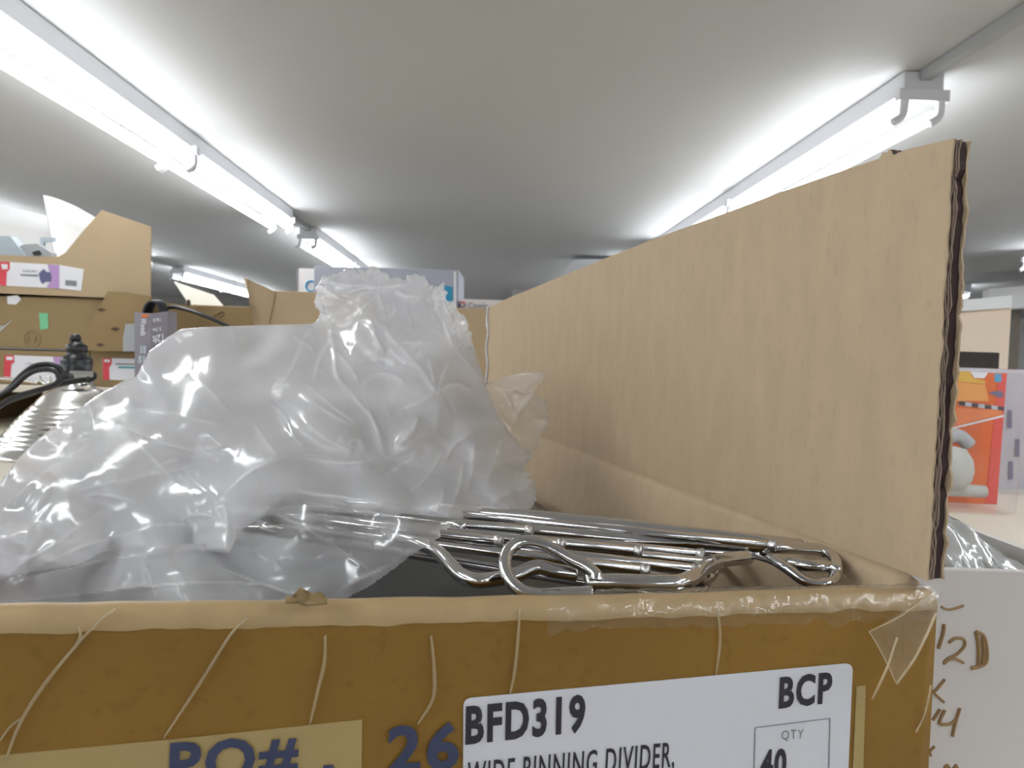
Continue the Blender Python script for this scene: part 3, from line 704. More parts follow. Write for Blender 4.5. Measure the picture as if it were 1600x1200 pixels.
bag = thing('plastic_bag', (bag_base.x, bag_base.y, bag_base.z), 'big crumpled milky polythene bag spilling out of the open brown carton', 'plastic bag')
body_out = [(-170,905),(-170,800),(-60,782),(0,755),(23,722),(54,690),(98,655),(149,619),(191,596),(213,588),(233,548),(250,535),(266,524),(283,514),(320,511),(400,508),(489,506),(500,491),(491,471),(492,450),(505,432),(531,425),(550,421),(594,421),(619,437),(640,434),(655,429),(672,441),(684,452),(690,437),(698,458),(712,483),(734,497),(732,514),(745,556),(759,600),(775,640),(792,670),(815,695),(832,712),(822,735),(835,752),(836,780),(830,792),(790,806),(745,815),(700,826),(650,822),(600,814),(540,803),(480,797),(424,801),(395,818),(375,832),(358,866),(335,862),(289,866),(230,875),(150,880),(75,890),(37,898),(0,906)]
body_ctrl = [(-170,905,.175),(-170,790,.20),(0,760,.262),(40,780,.265),(20,850,.215),(60,690,.325),(98,655,.40),(191,596,.45),(266,524,.47),(400,508,.48),(500,491,.47),(505,432,.47),(594,421,.47),(690,437,.465),(732,514,.455),(759,600,.43),(820,700,.37),(835,770,.325),(790,806,.295),(700,826,.275),(600,814,.275),(480,797,.275),(395,818,.25),(358,866,.225),(230,875,.228),(75,890,.205),(0,906,.195),
  (300,700,.335),(500,700,.335),(650,700,.335),(600,560,.41),(150,780,.28),(420,600,.40),(300,800,.27),(650,620,.385),(740,700,.34),(450,780,.27),(110,830,.235)]
def body_haze(Q):
    x, y = Q[:, 0], Q[:, 1]
    h = np.full(len(Q), 0.84)
    neck = np.clip((560-y)/90, 0, 1)*np.clip((x-480)/40, 0, 1); h -= 0.18*neck
    tear = np.clip((x-650)/60, 0, 1)*np.clip((520-y)/60, 0, 1); h -= 0.14*tear
    low = np.clip((x-560)/120, 0, 1)*np.clip((y-650)/80, 0, 1); h -= 0.05*low
    rt = np.clip((x-760)/50, 0, 1)*np.clip((y-640)/50, 0, 1); h -= 0.10*rt
    return h
def body_crumple(Q):
    x, y = Q[:, 0], Q[:, 1]
    return 1.3*np.clip((600-y)/120, 0, 1)*np.clip((x-470)/50, 0, 1)+1.0*np.clip((x-730)/80, 0, 1)+0.9*np.exp(-((x-690)**2+(y-560)**2)/6000)
def body_jag(p):
    if p[0] > 485 and p[1] < 530: return 2.6
    if p[0] > 800 and p[1] > 690: return 2.6
    return 0
film_sheet('bag_body', body_out, body_ctrl, CREASES, bag, bulge=0.035, R=75, haze_fn=body_haze, jag=body_jag, crumple=body_crumple, wr=0.0043, step=2.3)
# crinkled mouth: tattered strips along the torn rim
def tatter(pl, wpx, Y, seed):
    rnd = random.Random(seed); sl = smooth_line(pl); out = []; n = len(sl)
    L_ = [(x+rnd.gauss(0, 1.5)-wpx*(0.4+0.6*rnd.random()), y+rnd.gauss(0, 2)) for x, y in sl]; R_ = [(x+rnd.gauss(0, 1.5)+wpx*(0.4+0.6*rnd.random()), y+rnd.gauss(0, 2)) for x, y in sl]
    return L_+R_[::-1], Y
for k, (pl, wp, Y) in enumerate([(T4([(900,240),(900,330),(930,430),(960,520),(1000,620),(1070,720),(1110,800)]), 13, .438), (T4([(960,330),(990,420),(1010,520),(1060,620)]), 9, .445),
        (T4([(230,230),(215,320),(235,400)]), 10, .45), (T4([(260,215),(340,190),(430,190),(520,200)]), 8, .448)]):
    ol, Y = tatter(pl, wp, Y, 40+k)
    film_sheet('torn_rim', ol, [(ol[0][0], ol[0][1], Y), (ol[len(ol)//2][0], ol[len(ol)//2][1], Y-0.012)], [], bag, bulge=0.012, R=9, step=2.2, base_haze=0.45, back=False, wr=0.005, facet=9)
# loose torn flap of film on the right
lf = [(755,600),(775,594),(797,586),(825,582),(850,581),(852,590),(838,603),(836,615),(858,630),(852,643),(862,652),(855,668),(845,678),(840,700),(826,712),(808,705),(780,650)]
film_sheet('loose_film', lf, [(760,600,.428),(850,582,.40),(858,650,.405),(808,705,.375),(800,640,.41)], [(T4([(1180,795),(1300,745),(1490,735)]), 4, 3), (T4([(1490,740),(1420,860),(1360,950),(1310,1050),(1310,1180)]), 5, 6), (T4([(1180,800),(1270,860),(1330,1000)]), 6, 3)],
           bag, bulge=0.008, R=20, step=2.6, base_haze=0.34, back=False, wr=0.004, facet=24, jag=lambda p: 2.2 if p[0] > 820 else 0, crease_haze=0.35)
# clear lower sheet lying over the dividers and the lip
lo = [(-170,955),(-170,895),(0,896),(75,880),(165,862),(289,850),(345,850),(375,822),(424,793),(480,788),(560,795),(650,812),(725,816),(700,832),(668,852),(640,870),(612,892),(575,918),(540,936),(490,944),(300,950),(100,956),(0,960)]
def lo_haze(Q):
    x, y = Q[:, 0], Q[:, 1]
    return 0.62-0.26*np.clip((x-240)/160, 0, 1)
film_sheet('lower_sheet', lo, [(-170,955,.170),(0,958,.174),(300,950,.182),(490,944,.191),(575,918,.205),(640,870,.222),(725,816,.262),(560,795,.268),(424,793,.262),(345,850,.24),(165,862,.236),(0,896,.215),(-170,895,.21),(480,860,.226),(200,910,.205)],
           FILM_CREASES, bag, bulge=0.006, R=40, haze_fn=lo_haze, back=False, wr=0.0030, facet=110, crease_haze=0.30)
# ------------------------------------------------------------------ white carton with handwriting on the right
wy = 0.335
wl = HX(1440, wy)-0.012; wr_ = 0.283; wz = AY(1540, 891, wy).z; wyb = 0.80
wb = thing('white_carton', ((wl+wr_)/2, (wy+wyb)/2, SZ), 'white open carton with brown handwriting, right of the brown shipping carton', 'cardboard box')
MB().box((wl, wy, SZ), (wr_, wy+0.004, wz)).build('front_panel', WHITE_BOARD, wb, bevel=0.0008)
MB().box((wr_-0.004, wy+0.004, SZ), (wr_, wyb, wz)).build('side_panel', WHITE_BOARD, wb)
MB().box((wl, wy+0.004, SZ), (wl+0.004, wyb, wz)).build('side_panel', WHITE_BOARD, wb)
MB().box((wl, wyb-0.004, SZ), (wr_, wyb, wz)).build('back_panel', WHITE_BOARD, wb)
MB().box((wl+0.004, wy+0.004, SZ+0.0005), (wr_-0.004, wyb-0.004, SZ+0.004)).build('bottom_panel', WHITE_BOARD, wb)
hand = MB()
for pl, wp in ((cr([(585, 335), (620, 350), (660, 345), (705, 330)]), 3.6), (cr([(600, 430), (595, 480), (570, 560)]), 5), (cr([(625, 530), (660, 505), (705, 510), (710, 545), (670, 590), (620, 615), (600, 640), (625, 620), (660, 615), (705, 637)]), 4.4),
               (cr([(770, 470), (810, 490), (828, 560), (825, 630), (790, 655), (745, 665)]), 5.5), (cr([(770, 470), (785, 540), (785, 655)]), 5.5), (cr([(805, 500), (812, 580), (805, 650)]), 5), (cr([(605, 725), (560, 780), (545, 795), (575, 825), (600, 848)]), 4),
               (cr([(580, 885), (540, 945)]), 4.5), (cr([(605, 890), (580, 940), (580, 965), (630, 965), (665, 940)]), 4.5), (cr([(685, 880), (660, 960), (645, 1030)]), 4.6), (cr([(550, 1085), (525, 1110), (530, 1135)]), 4), (cr([(600, 1200), (620, 1185), (640, 1215), (665, 1185), (672, 1215)]), 4)):
    hand.tube(spline([AY(x, y, wy-0.0002) for x, y in pl], 5), wp/1100*wy*0.56, 6)
hand.build('handwriting', INK_BROWN, wb)
# clear film bulging inside the white carton
mb = MB(); nx_, ny_ = 34, 22
for j in range(ny_+1):
    for i in range(nx_+1):
        s_, t_ = i/nx_, j/ny_
        x = wl+0.008+(wr_-wl-0.016)*s_; y = wy+0.012+0.20*t_
        h = 0.040*max(0, math.sin(math.pi*min(1, 0.05+s_*0.95)))**0.7*max(0, math.sin(math.pi*min(1, t_*0.88+0.01)))**0.6
        h *= (1.05-0.55*s_)*1.1
        z = wz-0.010+1.12*h+0.006*noise.noise(Vector((s_*9, t_*7, 2)))+0.003*noise.noise(Vector((s_*22, t_*18, 5)))
        mb.v.append(Vector((x, y, z)))
for j in range(ny_):
    for i in range(nx_): mb.f.append((j*(nx_+1)+i, j*(nx_+1)+i+1, (j+1)*(nx_+1)+i+1, (j+1)*(nx_+1)+i))
n0 = len(mb.v)
ring = [i for i in range(nx_+1)]+[(j*(nx_+1)+nx_) for j in range(1, ny_+1)]+[(ny_*(nx_+1)+i) for i in range(nx_-1, -1, -1)]+[j*(nx_+1) for j in range(ny_-1, 0, -1)]
for k in ring: mb.v.append(Vector((mb.v[k].x, mb.v[k].y, SZ+0.006)))
for a in range(len(ring)):
    b = (a+1) % len(ring); mb.f.append((ring[a], ring[b], n0+b, n0+a))
o = mb.build('bubble_wrap', FILM_BUBBLE, smooth=True, fix=False)
tag(o, 'shiny clear plastic wrap bulging inside the white carton', 'bubble wrap')
# ------------------------------------------------------------------ background, left: cartons on the riser
def face_px(pl, Y, dy=0.004): return MB().prism([AY(x, y, Y) for x, y in pl], (0, dy, 0))
def carton(name, label, cat, px0, px1, ytop, Y, depth, m, zb=RZ, top=None, group=None):
    xa, xb = HX(px0, Y), HX(px1, Y); zt = AY((px0+px1)/2, ytop, Y).z
    t = thing(name, ((xa+xb)/2, Y+depth/2, zb), label, cat, group)
    MB().box((xa, Y, zb+0.0005), (xb, Y+depth, zt)).build('body', m, t, bevel=0.003)
    return t, xa, xb, zt
def decal(parent, pl, Y, m, name, lift=0.0008, th=0.0005):
    return MB().prism([AY(x, y, Y-lift) for x, y in pl], (0, -th, 0)).build(name, m, parent)
def dtext(parent, body, bl, br, tl, Y, m, bold=0.0, name='lettering', lift=0.003):
    return text_mb(body, AY(*bl, Y-lift), AY(*br, Y-lift), AY(*tl, Y-lift), bold).build(name, m, parent, fix=False)
def Q11(l, ox, oy, s): return [(ox+x/s, oy+y/s) for x, y in l]
YB = 1.95
# bottom row
c1, *_ = carton('display_carton', 'low brown carton with a red and white label behind the lamp socket', 'cardboard box', -160, 139, 546, YB, 0.34, KRAFT_FAR)
A2 = lambda l: Q11(l, 0, 540, 7.273)
lb = decal(c1, A2([(60,105),(700,130),(700,440),(40,360)]), YB, WHITE, 'product_label')
decal(lb, A2([(55,105),(160,110),(165,190),(130,210),(120,358),(40,350)]), YB, RED, 'red_print', 0.0016)
decal(lb, A2([(600,125),(700,130),(700,300),(640,290)]), YB, PURPLE, 'purple_print', 0.0016)
decal(lb, A2([(75,125),(145,128),(145,165),(75,162)]), YB, WHITE, 'white_print', 0.0024)
dtext(lb, '2-Gang Box', A2([(290,222)])[0], A2([(465,230)])[0], A2([(290,190)])[0], YB, INK_GREY, 0.02)
c2, *_ = carton('display_carton', 'low brown carton with a red and teal label beside the grey cord sleeve', 'cardboard box', 141, 340, 550, YB, 0.24, KRAFT_FAR)
lb = decal(c2, A2([(1160,140),(1560,150),(1560,400),(1180,385)]), YB, WHITE, 'product_label')
decal(lb, A2([(1165,140),(1270,142),(1270,205),(1240,250),(1245,390),(1175,385)]), YB, RED, 'red_print', 0.0016)
decal(lb, A2([(1185,155),(1250,158),(1250,190),(1185,187)]), YB, WHITE, 'white_print', 0.0024)
decal(lb, A2([(1345,235),(1545,240),(1545,262),(1345,256)]), YB, TEAL, 'teal_print', 0.0016)
decal(lb, A2([(1310,200),(1540,205),(1540,222),(1310,217)]), YB, INK_GREY, 'grey_print', 0.0016)
# middle row
Z1 = AY(60, 545.5, YB).z+0.001
c3, *_ = carton('display_carton', 'brown carton with a green sticker in the middle of the left stack', 'cardboard box', -170, 160, 462, YB, 0.34, KRAFT_FAR, zb=Z1)
decal(c3, [(61, 489), (75, 489.5), (75.5, 513.5), (63, 515)], YB, GREEN, 'green_sticker')
decal(c3, [(11, 463), (28, 461), (33, 468), (25, 476), (12, 475)], YB, WHITE, 'torn_patch')
cir = [AY(51+13*math.cos(a), 530+13.5*math.sin(a), YB-0.001) for a in [2*math.pi*k/28 for k in range(29)]]
mk = MB().tube(cir, 0.0009, 5)
mk.tube([AY(x, y, YB-0.001) for x, y in ((44, 525), (44, 535), (50, 534))], 0.0009, 5); mk.tube([AY(x, y, YB-0.001) for x, y in ((53, 537), (56, 526), (59, 536))], 0.0009, 5)
mk.build('round_stamp', KRAFT_DK, c3)
# open carton with leaning flap
t = thing('open_carton', AY(190, 546, YB)+Vector((0, 0.1, 0)), 'brown open carton with a slanted flap, left of the grey cord sleeve', 'cardboard box')
face_px([(170, 549), (172, 471), (240, 472), (262, 473), (262, 549)], YB+0.03, 0.2).build('body', KRAFT_FAR, t, bevel=0.002)
fl = face_px([(122, 548), (150, 490), (168, 455), (200, 457), (237, 463), (215, 520), (206, 549)], YB-0.030, 0.006).build('slanted_flap', KRAFT_DK, t)
for (x, y) in ((158, 484), (180, 514), (156, 539)): face_px([(x-7, y), (x, y-3), (x+7, y), (x, y+3)], YB-0.0315, 0.001).build('slot', KRAFT_BROWN, fl)
# top display carton with cut-away front
YT = YB-0.01; Z2 = AY(60, 461, YT).z
t = thing('cut_away_carton', (AY(60, 455, YT).x, YT+0.15, Z2), 'tan display carton with a sloping cut-away front, top of the left stack', 'cardboard box')
fpl = [(-170, 396), (0, 398), (60, 401), (92, 401), (102, 395), (128, 363), (159, 328), (236, 354), (235, 467), (160, 465), (0, 458), (-170, 452)]
face_px(fpl, YT, 0.004).build('front_panel', KRAFT_LT, t)
pr = AY(236, 354, YT); pl_ = AY(235, 467, YT)
MB().prism([pr, pl_, pl_+Vector((-0.155, 0.3, 0)), pr+Vector((-0.155, 0.3, 0))], (-0.004, 0, 0)).build('side_panel', KRAFT_LT, t)
pb = AY(-170, 452, YT)
MB().prism([Vector((pb.x, YT+0.004, Z2+0.003)), Vector((pl_.x, YT+0.004, Z2+0.003)), Vector((pl_.x-0.155, YT+0.3, Z2+0.003)), Vector((pb.x, YT+0.3, Z2+0.003))], (0, 0, 0.003)).build('bottom_panel', KRAFT_LT, t)
MB().box((pb.x, YT+0.297, Z2+0.003), (pl_.x-0.155, YT+0.301, Z2+0.12)).build('back_panel', KRAFT_LT, t)
A1 = lambda l: Q11(l, 0, 400, 11.43)
lb = decal(t, A1([(-400,85),(0,98),(180,110),(1060,160),(1500,235),(1450,620),(1060,580),(120,530),(-400,510)]), YT, WHITE, 'product_label')
decal(lb, A1([(-400,85),(0,98),(175,108),(175,230),(120,290),(110,540),(0,520),(-400,505)]), YT, RED, 'red_print', 0.0016)
decal(lb, A1([(20,140),(135,150),(135,235),(40,235)]), YT, WHITE, 'white_print', 0.0024)
decal(lb, A1([(850,150),(1060,165),(1060,580),(830,560),(920,420)]), YT, PURPLE, 'purple_print', 0.0016)
decal(lb, A1([(690,320),(720,285),(780,230),(830,285),(900,290),(925,370),(910,455),(800,460),(765,500),(720,440)]), YT, NAVY, 'box_picture', 0.0024)
decal(lb, A1([(365,325),(680,335),(680,370),(365,350)]), YT, INK_GREY, 'grey_print', 0.0016)
decal(lb, A1([(1170,430),(1370,445),(1370,540),(1165,520)]), YT, INK_GREY, 'barcode', 0.0016)
dtext(lb, '2-Gang Box', A1([(400,290)])[0], A1([(655,300)])[0], A1([(400,245)])[0], YT, INK, 0.01)
# its white foam sheets and grey parts
def sheet(name, label, top, bot, Y0_, Y1_, m, thick=0.004, grp=None):
    a = spline([Vector((x, y, 0)) for x, y in top], 6); b = spline([Vector((x, y, 0)) for x, y in bot], 6); mbx = MB(); n = len(a)
    for i in range(n):
        for j in range(5):
            tt = j/4; x = a[i].x*(1-tt)+b[i].x*tt; y = a[i].y*(1-tt)+b[i].y*tt
            Yc = Y0_+(Y1_-Y0_)*i/(n-1)+0.02*math.sin(tt*math.pi)
            mbx.v.append(AY(x, y, Yc))
    for i in range(n-1):
        for j in range(4): mbx.f.append((i*5+j, (i+1)*5+j, (i+1)*5+j+1, i*5+j+1))
    oo = mbx.build(name, m, smooth=True); s2 = oo.modifiers.new('sheet', 'SOLIDIFY'); s2.thickness = thick; s2.offset = 0
    return tag(oo, label, 'packing sheet', grp)
sheet('foam_sheet', 'white foam sheet curling up out of the cut-away carton', [(68, 305), (84, 309), (112, 320), (138, 334), (156, 345)], [(93, 440), (96, 440), (110, 440), (130, 440), (150, 440)], 2.06, 2.12, WHITE_FOAM)
sheet('foam_sheet', 'flat white foam sheet across the cut-away carton, behind the curling one', [(-120, 300), (-40, 312), (0, 321), (50, 332), (92, 343)], [(-120, 440), (-40, 440), (0, 440), (50, 440), (92, 440)], 2.13, 2.19, WHITE_FOAM)
q = face_px([(-30, 368), (16, 369), (38, 398), (40, 440), (-30, 440)], 2.0, 0.03).build('plastic_bracket', GREYBLUE); tag(q, 'pale grey-blue plastic piece at the left end of the cut-away carton', 'plastic part')
q = MB(); q.add(face_px([(30, 385), (38, 382), (58, 381), (80, 395), (80, 440), (40, 440)], 2.005, 0.025).v, face_px([(30, 385), (38, 382), (58, 381), (80, 395), (80, 440), (40, 440)], 2.005, 0.025).f)
q = q.build('fitting', STEEL_G); tag(q, 'dark grey fitting in the cut-away carton, in front of the foam', 'plastic part')
face_px([(50, 394), (60, 391), (63, 396), (52, 398)], 1.998, 0.005).build('hole', BLACK, q)
q = face_px([(63, 371), (84, 371), (84, 377), (68, 378), (68, 384), (76, 390), (76, 440), (70, 440), (63, 386)], 2.035, 0.01).build('hanging_clip', GREYBLUE); tag(q, 'small grey clip standing behind the dark fitting', 'plastic part')
# cartons further right and further back
def stamped(t, pl, Y):
    m = MB()
    for l in pl: m.tube(spline([AY(x, y, Y-0.001) for x, y in l], 4), 0.0011, 5)
    m.build('pen_mark', KRAFT_BROWN, t)
YC = 2.32
c5, xa, xb, zt = carton('open_carton', 'brown open carton with a pale raised flap, behind the black cord', 'cardboard box', 296, 400, 478, YC, 0.3, KRAFT_FAR)
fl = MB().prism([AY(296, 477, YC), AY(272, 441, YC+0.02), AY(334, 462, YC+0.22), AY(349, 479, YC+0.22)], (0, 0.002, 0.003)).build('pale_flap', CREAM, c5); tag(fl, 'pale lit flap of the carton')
stamped(c5, [[(340, 492), (348, 487), (350, 493), (341, 496)], [(334, 494), (338, 491)]], YC)
fl = MB().prism([AY(296, 470, YC-0.01), AY(293, 468, YC-0.06), AY(272, 516, YC-0.12), AY(275, 560, YC-0.1), AY(297, 560, YC-0.01)], (0.004, 0, 0)).build('side_flap', KRAFT_BROWN, c5); tag(fl, 'dark brown side flap')
c6, xa, xb, zt = carton('open_carton', 'tall tan carton with a curved torn flap, left of the white boxes', 'cardboard box', 408, 560, 456, YC, 0.3, KRAFT_LT)
pl = spline([AY(383, 434, YC-0.06), AY(398, 441, YC-0.04), AY(416, 449, YC-0.02), AY(432, 457, YC-0.002)], 5); pl2 = spline([AY(393, 478, YC-0.06), AY(396, 500, YC-0.04), AY(402, 540, YC-0.02), AY(409, 560, YC-0.002)], 5)
mb = MB()
for a, b in zip(pl, pl2): mb.v += [a, b]
for i in range(len(pl)-1): mb.f.append((2*i, 2*i+2, 2*i+3, 2*i+1))
o = mb.build('curved_flap', KRAFT_LT, c6, smooth=True); s2 = o.modifiers.new('board', 'SOLIDIFY'); s2.thickness = 0.004
# white appliance cartons behind the bag
YW = 2.72
h1, *_ = carton('white_box', 'white carton with a blue ring print, partly hidden behind the lilac one', 'cardboard box', 464, 600, 421, YW+0.32, 0.12, WHITE_BOARD)
decal(h1, [(463.5, 420), (466, 420), (466, 500), (463.5, 500)], YW+0.318, INK_GREY, 'edge_print')
ring_ = [AY(486+8*math.cos(a), 447+8*math.sin(a), YW+0.316) for a in [2*math.pi*k/24 for k in range(25)]]
MB().tube(ring_, 0.004, 6).build('ring_print', SKYB, h1)
h2, *_ = carton('white_box', 'large pale lilac carton with a blue corner print, behind the bag mouth', 'cardboard box', 488, 714, 418.5, YW, 0.28, LILAC)
decal(h2, [(692, 446), (707, 448), (707, 475), (688, 475), (698, 462)], YW, BLUEP, 'blue_print')
decal(h2, [(709, 424), (713, 424), (713, 520), (709, 520)], YW, WHITE, 'white_edge')
h3, *_ = carton('white_box', 'white carton lettered Comfo, between the lilac carton and the flap', 'cardboard box', 718, 850, 469, YW-0.02, 0.25, WHITE_BOARD)
dtext(h3, 'Comfo', (732, 482), (763, 483), (732, 472.5), YW-0.02, INK_GREY, 0.01)
rg = [AY(722.5+4.2*math.cos(a), 476+4.2*math.sin(a), YW-0.023) for a in [2*math.pi*k/20 for k in range(21)]]
MB().tube(rg[:12], 0.0024, 6).build('logo_ring', NAVY, h3); MB().tube(rg[11:], 0.0024, 6).build('logo_ring', RED, h3)
c7_, *_ = carton('tan_carton', 'tan carton in front of the lettered white one, beside the flap', 'cardboard box', 690, 840, 482, YC+0.1, 0.22, KRAFT_LT)
# ------------------------------------------------------------------ extension cord sleeve
YS = 1.80
t = thing('extension_cord_pack', (HX(236, YS), YS+0.02, SZ), 'grey cardboard sleeve of black extension cord standing left of the bag', 'extension cord')
sl = MB().prism([AY(210, 487, YS), AY(236, 490, YS-0.012), AY(262, 486, YS), Vector((HX(263, YS), YS, SZ+0.001)), Vector((HX(236, YS), YS-0.012, SZ+0.001)), Vector((HX(212, YS), YS, SZ+0.001))], (0, 0.05, 0)).build('sleeve', SLEEVE, t)
A3 = lambda l: Q11(l, 200, 460, 10.0)
def st(body, bl, br, tl, m=WHITE, bold=0.02):
    a, b, c = A3([bl, br, tl]); return text_mb(body, AY(*a, YS-0.014), AY(*b, YS-0.014), AY(*c, YS-0.014), bold).build('lettering', m, sl, fix=False)
MB().prism([AY(x, y, YS-0.0135) for x, y in A3([(210, 310), (315, 305), (315, 362), (210, 360)])], (0, -0.0003, 0)).build('orange_square', ORANGE, sl)
st('Woods', (200, 370), (195, 640), (290, 375))
st('12ft', (548, 610), (385, 650), (552, 735), bold=0.03)
st('3.7m', (520, 510), (385, 530), (522, 565))
st('16/3', (505, 370), (395, 375), (505, 425))
for (x0_, y0_, x1_, y1_) in ((195, 805, 225, 925), (240, 805, 285, 925), (165, 955, 215, 1075), (235, 955, 265, 1060)):
    MB().prism([AY(x, y, YS-0.0135) for x, y in A3([(x0_, y0_), (x1_, y0_), (x1_-6, y1_), (x0_-6, y1_)])], (0, -0.0003, 0)).build('small_print', GREYBLUE, sl)
for k, (dx, r_) in enumerate(((-6, 11), (-2, 14), (2, 15.5), (6, 13), (9, 10))):
    arc = [AY(242+dx*0.7+(r_+2)*math.cos(a), 489-18.5*math.sin(a)*(0.8+0.03*r_/2), YS+0.022+0.006*(k-2)) for a in [math.pi*(i/14) for i in range(15)]]
    MB().tube(arc, 0.0042, 8).build('cord', RUBBER, t, smooth=True)
MB().tube(spline([AY(262, 481, YS+0.045), AY(272, 480, YS+0.04), AY(288, 483, YS+0.03), AY(310, 490, YS+0.02), AY(335, 500, YS+0.02), AY(362, 513, YS+0.02), AY(378, 522, YS+0.02)], 6), 0.0048, 8).build('trailing_cord', RUBBER, t, smooth=True)
q = face_px([(196, 506), (212, 506), (212, 549), (192, 549), (192, 530)], 1.90, 0.015)
q = q.build('metal_bracket', STEEL_G)
q.location.z += 0.0; tag(q, 'grey metal piece tucked between the slanted flap and the cord sleeve', 'metal bracket')
# ------------------------------------------------------------------ clamp work lamp
YL = 1.56; lx = HX(120, YL)
lp = thing('clamp_lamp', (lx, YL, SZ), 'aluminium reflector work lamp with black socket and looped cord, at the left edge', 'lamp')
pf = [(0.170, 0.000), (0.172, 0.004), (0.160, 0.010), (0.148, 0.020)]
for k in range(30):
    s_ = k/29; z = 0.022+0.085*s_; r_ = 0.147-0.047*s_-0.02*s_*s_+0.0011*math.sin(k*1.9)
    pf.append((r_, z))
pf += [(0.074, 0.115), (0.060, 0.130), (0.047, 0.139), (0.036, 0.143), (0.034, 0.158), (0.030, 0.160)]
pf = [(r, z*1.0) for r, z in pf]
MB().lathe(pf, (lx, YL, SZ+0.0005), 64).build('reflector', ALU, lp, smooth=True)
zt = 0.160
sp = [(0.036, zt), (0.040, zt+0.006), (0.039, zt+0.014), (0.030, zt+0.022), (0.032, zt+0.040), (0.030, zt+0.050), (0.022, zt+0.054), (0.019, zt+0.060), (0.021, zt+0.062), (0.021, zt+0.076), (0.015, zt+0.080), (0.008, zt+0.088), (0.0, zt+0.092)]
MB().lathe(sp, (lx, YL, SZ), 32).build('socket', BLACK, lp, smooth=True)
MB().lathe([(0.0, zt+0.085), (0.010, zt+0.086), (0.012, zt+0.092), (0.009, zt+0.1), (0, zt+0.102)], (lx-0.003, YL, SZ), 16).build('switch', BLACK, lp, smooth=True)
A6 = lambda l: Q11(l, 0, 540, 7.273)
cd = MB()
for k, (ox, oy, dY) in enumerate(((0, 0, 0), (18, 26, 0.012), (34, 50, -0.01))):
    p_ = [(-200, 680), (0, 560), (120, 470), (250, 330), (380, 240), (520, 212), (640, 230), (705, 300), (700, 380), (620, 450), (480, 500), (300, 560), (120, 620), (0, 690), (-120, 800)]
    p_ = [((x-350)*(1-0.06*k)+350+ox*0.2, (y-430)*(1-0.11*k)+430+oy*0.2) for x, y in p_]
    cd.tube(spline([AY(x, y, 1.36+dY) for x, y in A6(p_)], 6), 0.0052, 8)
cd.build('cord', RUBBER, lp, smooth=True)
MB().tube(spline([AY(x, y, 1.42) for x, y in A6([(560, 470), (720, 430), (880, 400), (1010, 385)])], 5), [0.006]*15+[0.007], 8).build('clamp_arm', BLACK, lp, smooth=True)
MB().tube([AY(x, y, 1.44) for x, y in A6([(890, 455), (990, 450), (1000, 500)])], 0.0075, 10).build('thumbscrew', ALU, lp, smooth=True)
MB().tube(spline([AY(x, y, 1.45) for x, y in A6([(-60, 362), (100, 380), (300, 400), (420, 420)])], 5), 0.003, 8).build('clamp_rod', ALU, lp, smooth=True)
MB().tube(spline([AY(x, y, 1.46) for x, y in A6([(440, 340), (470, 400), (520, 440), (580, 400), (540, 350)])], 5), 0.003, 8).build('clamp_spring', ALU, lp, smooth=True)
MB().prism([AY(x, y, YL-0.036) for x, y in A6([(790, 285), (1060, 290), (1050, 360), (790, 370)])], (0, 0.002, 0)).build('socket_bracket', ALU, lp)
# stray chrome rim at the left edge
q = MB().tube(spline([AY(x, y, 1.3) for x, y in ((-30, 530), (-8, 520), (6, 510), (18, 501))], 5), [0.004]*10+[0.0035, 0.003, 0.002, 0.0015, 0.001, 0.001], 8).build('chrome_rod', CHROME, lp, smooth=True)
# ------------------------------------------------------------------ background, right
YP = 1.26
px0, px1 = 1440, 1574
t = thing('blister_pack', (HX(1520, YP), YP+0.03, SZ), 'orange and red carded blister pack standing right of the flap', 'blister pack')
A7 = lambda l: Q11(l, 1440, 560, 3.531)
card = MB().prism([AY(1420, 580, YP), *[AY(x, y, YP) for x, y in A7([(470, 82), (415, 805)])], AY(1420, 783, YP)], (0, 0.003, 0)).build('backing_card', ORANGE_RED, t)
def pd(pl, m, name, l=0.001): MB().prism([AY(x, y, YP-l) for x, y in A7(pl)], (0, -0.0005, 0)).build(name, m, card)
pd([(100, 68), (265, 72), (285, 110), (350, 122), (350, 142), (100, 118)], YELLOW, 'yellow_band'); pd([(268, 72), (365, 80), (345, 110), (290, 108)], WHITE, 'white_tab')
pd([(100, 120), (350, 146), (370, 235), (100, 235)], mat('amber_print', (0.70, 0.30, 0.06), 0.5), 'amber_panel', 0.0005)
pd([(425, 84), (470, 82), (415, 805), (350, 800)], mat('scarlet_print', (0.62, 0.045, 0.03), 0.5), 'red_edge', 0.0004)
pd([(402, 86), (440, 86), (440, 130), (402, 130)], SKYB, 'blue_logo')
for k in range(7): pd([(205+k*36, 236+k*4.5), (239+k*36, 240+k*4.5), (239+k*36, 262+k*4.5), (205+k*36, 258+k*4.5)], (INK if k % 2 == 0 else GREYBLUE), 'checker_band')
pd([(370, 185), (440, 178), (455, 205), (430, 220), (380, 195)], NAVY, 'lamp_picture'); pd([(130, 390), (450, 312), (452, 322), (130, 400)], WHITE, 'white_stripe')
pd([(120, 270), (440, 285), (448, 310), (120, 385)], ORANGE, 'pale_panel', 0.0005)
hd = MB().lathe([(0.0, -0.036), (0.018, -0.034), (0.029, -0.018), (0.032, 0.0), (0.029, 0.018), (0.018, 0.036), (0.0, 0.040)], AY(1489, 733, YP-0.045), 24).build('lamp_head', GREYW, t, smooth=True)
MB().tube([AY(1470, 765, YP-0.04), AY(1538, 768, YP-0.04)], 0.011, 12).build('lamp_foot', GREYW, t, smooth=True)
MB().tube(spline([AY(1470, 690, YP-0.03), AY(1495, 680, YP-0.03), AY(1514, 695, YP-0.03)], 5), 0.012, 10).build('lamp_arm', STEEL_G, t, smooth=True)
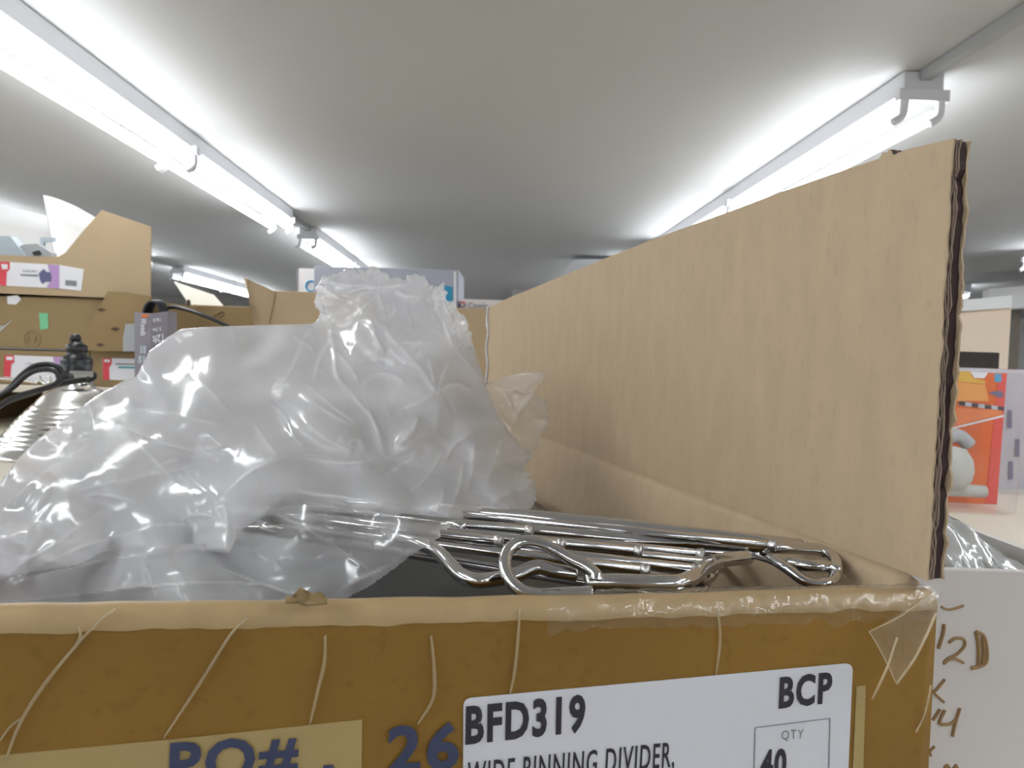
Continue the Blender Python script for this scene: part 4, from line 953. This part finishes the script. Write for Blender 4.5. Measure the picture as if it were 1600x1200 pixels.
bl = MB(); a_ = AY(1420, 572, YP-0.06); b_ = AY(1578, 580, YP-0.06)
bl.box((a_.x, YP-0.10, SZ+0.002), (b_.x, YP-0.004, a_.z)); bl.build('blister_shell', FILM_CLEAR, t, bevel=0.008, fix=True)
# a second clear pack behind it
YQ = 1.42
t = thing('blister_pack', (HX(1600, YQ), YQ, SZ), 'clear plastic pack with grey backing, behind the orange one at the right edge', 'blister pack')
MB().prism([AY(1490, 574, YQ), AY(1660, 580, YQ), Vector((HX(1655, YQ), YQ, SZ+0.001)), Vector((HX(1490, YQ), YQ, SZ+0.001))], (0, 0.003, 0)).build('backing_card', mat('pale_grey_card', (0.50, 0.49, 0.55), 0.5), t)
MB().box((HX(1500, YQ), YQ-0.07, SZ+0.002), (HX(1650, YQ), YQ-0.002, AY(1600, 582, YQ).z)).build('blister_shell', FILM_CLEAR, t, bevel=0.008)
for k, (x, y) in enumerate(((1578, 655), (1590, 700), (1580, 735))): MB().prism([AY(x-3, y-14, YQ-0.004), AY(x+3, y-14, YQ-0.004), AY(x+3, y+14, YQ-0.004), AY(x-3, y+14, YQ-0.004)], (0, 0.001, 0)).build('small_print', NAVY, t)
# black carton behind the packs, tan panel, white soffit and pillar
YK = 1.9
k_, *_ = carton('black_box', 'black carton standing behind the orange blister pack', 'box', 1440, 1561, 549, YK, 0.2, mat('black_card', (0.03, 0.022, 0.022), 0.5), zb=SZ)
pa, pb_ = AY(1440, 491, 4.2), AY(1580, 481, 3.7)
struct('trim_8', MB().prism([pa, pb_, Vector((pb_.x, pb_.y, 0)), Vector((pa.x, pa.y, 0))], (0.05, 0.10, 0)), TAN)
struct('trim_9', MB().prism([AY(1440, 474, 4.15), AY(1581, 462, 3.66), AY(1581, 480.5, 3.66), AY(1440, 490.5, 4.15)], (0.06, 0.16, 0)), WHITE_FOAM)
pa, pb_ = AY(1545, 451, 5.2), AY(1800, 430, 4.2)
struct('trim_10', MB().prism([pa, pb_, AY(1800, 470, 4.2), AY(1545, 484, 5.2)], (0.06, 0.16, 0)), WHITE_FOAM)
pa, pb_ = AY(1560, 484, 5.3), AY(1596, 481, 5.3)
struct('column_right', MB().prism([pa, pb_, Vector((pb_.x, pb_.y, 0)), Vector((pa.x, pa.y, 0))], (0.0, 0.12, 0)), TAUPE)
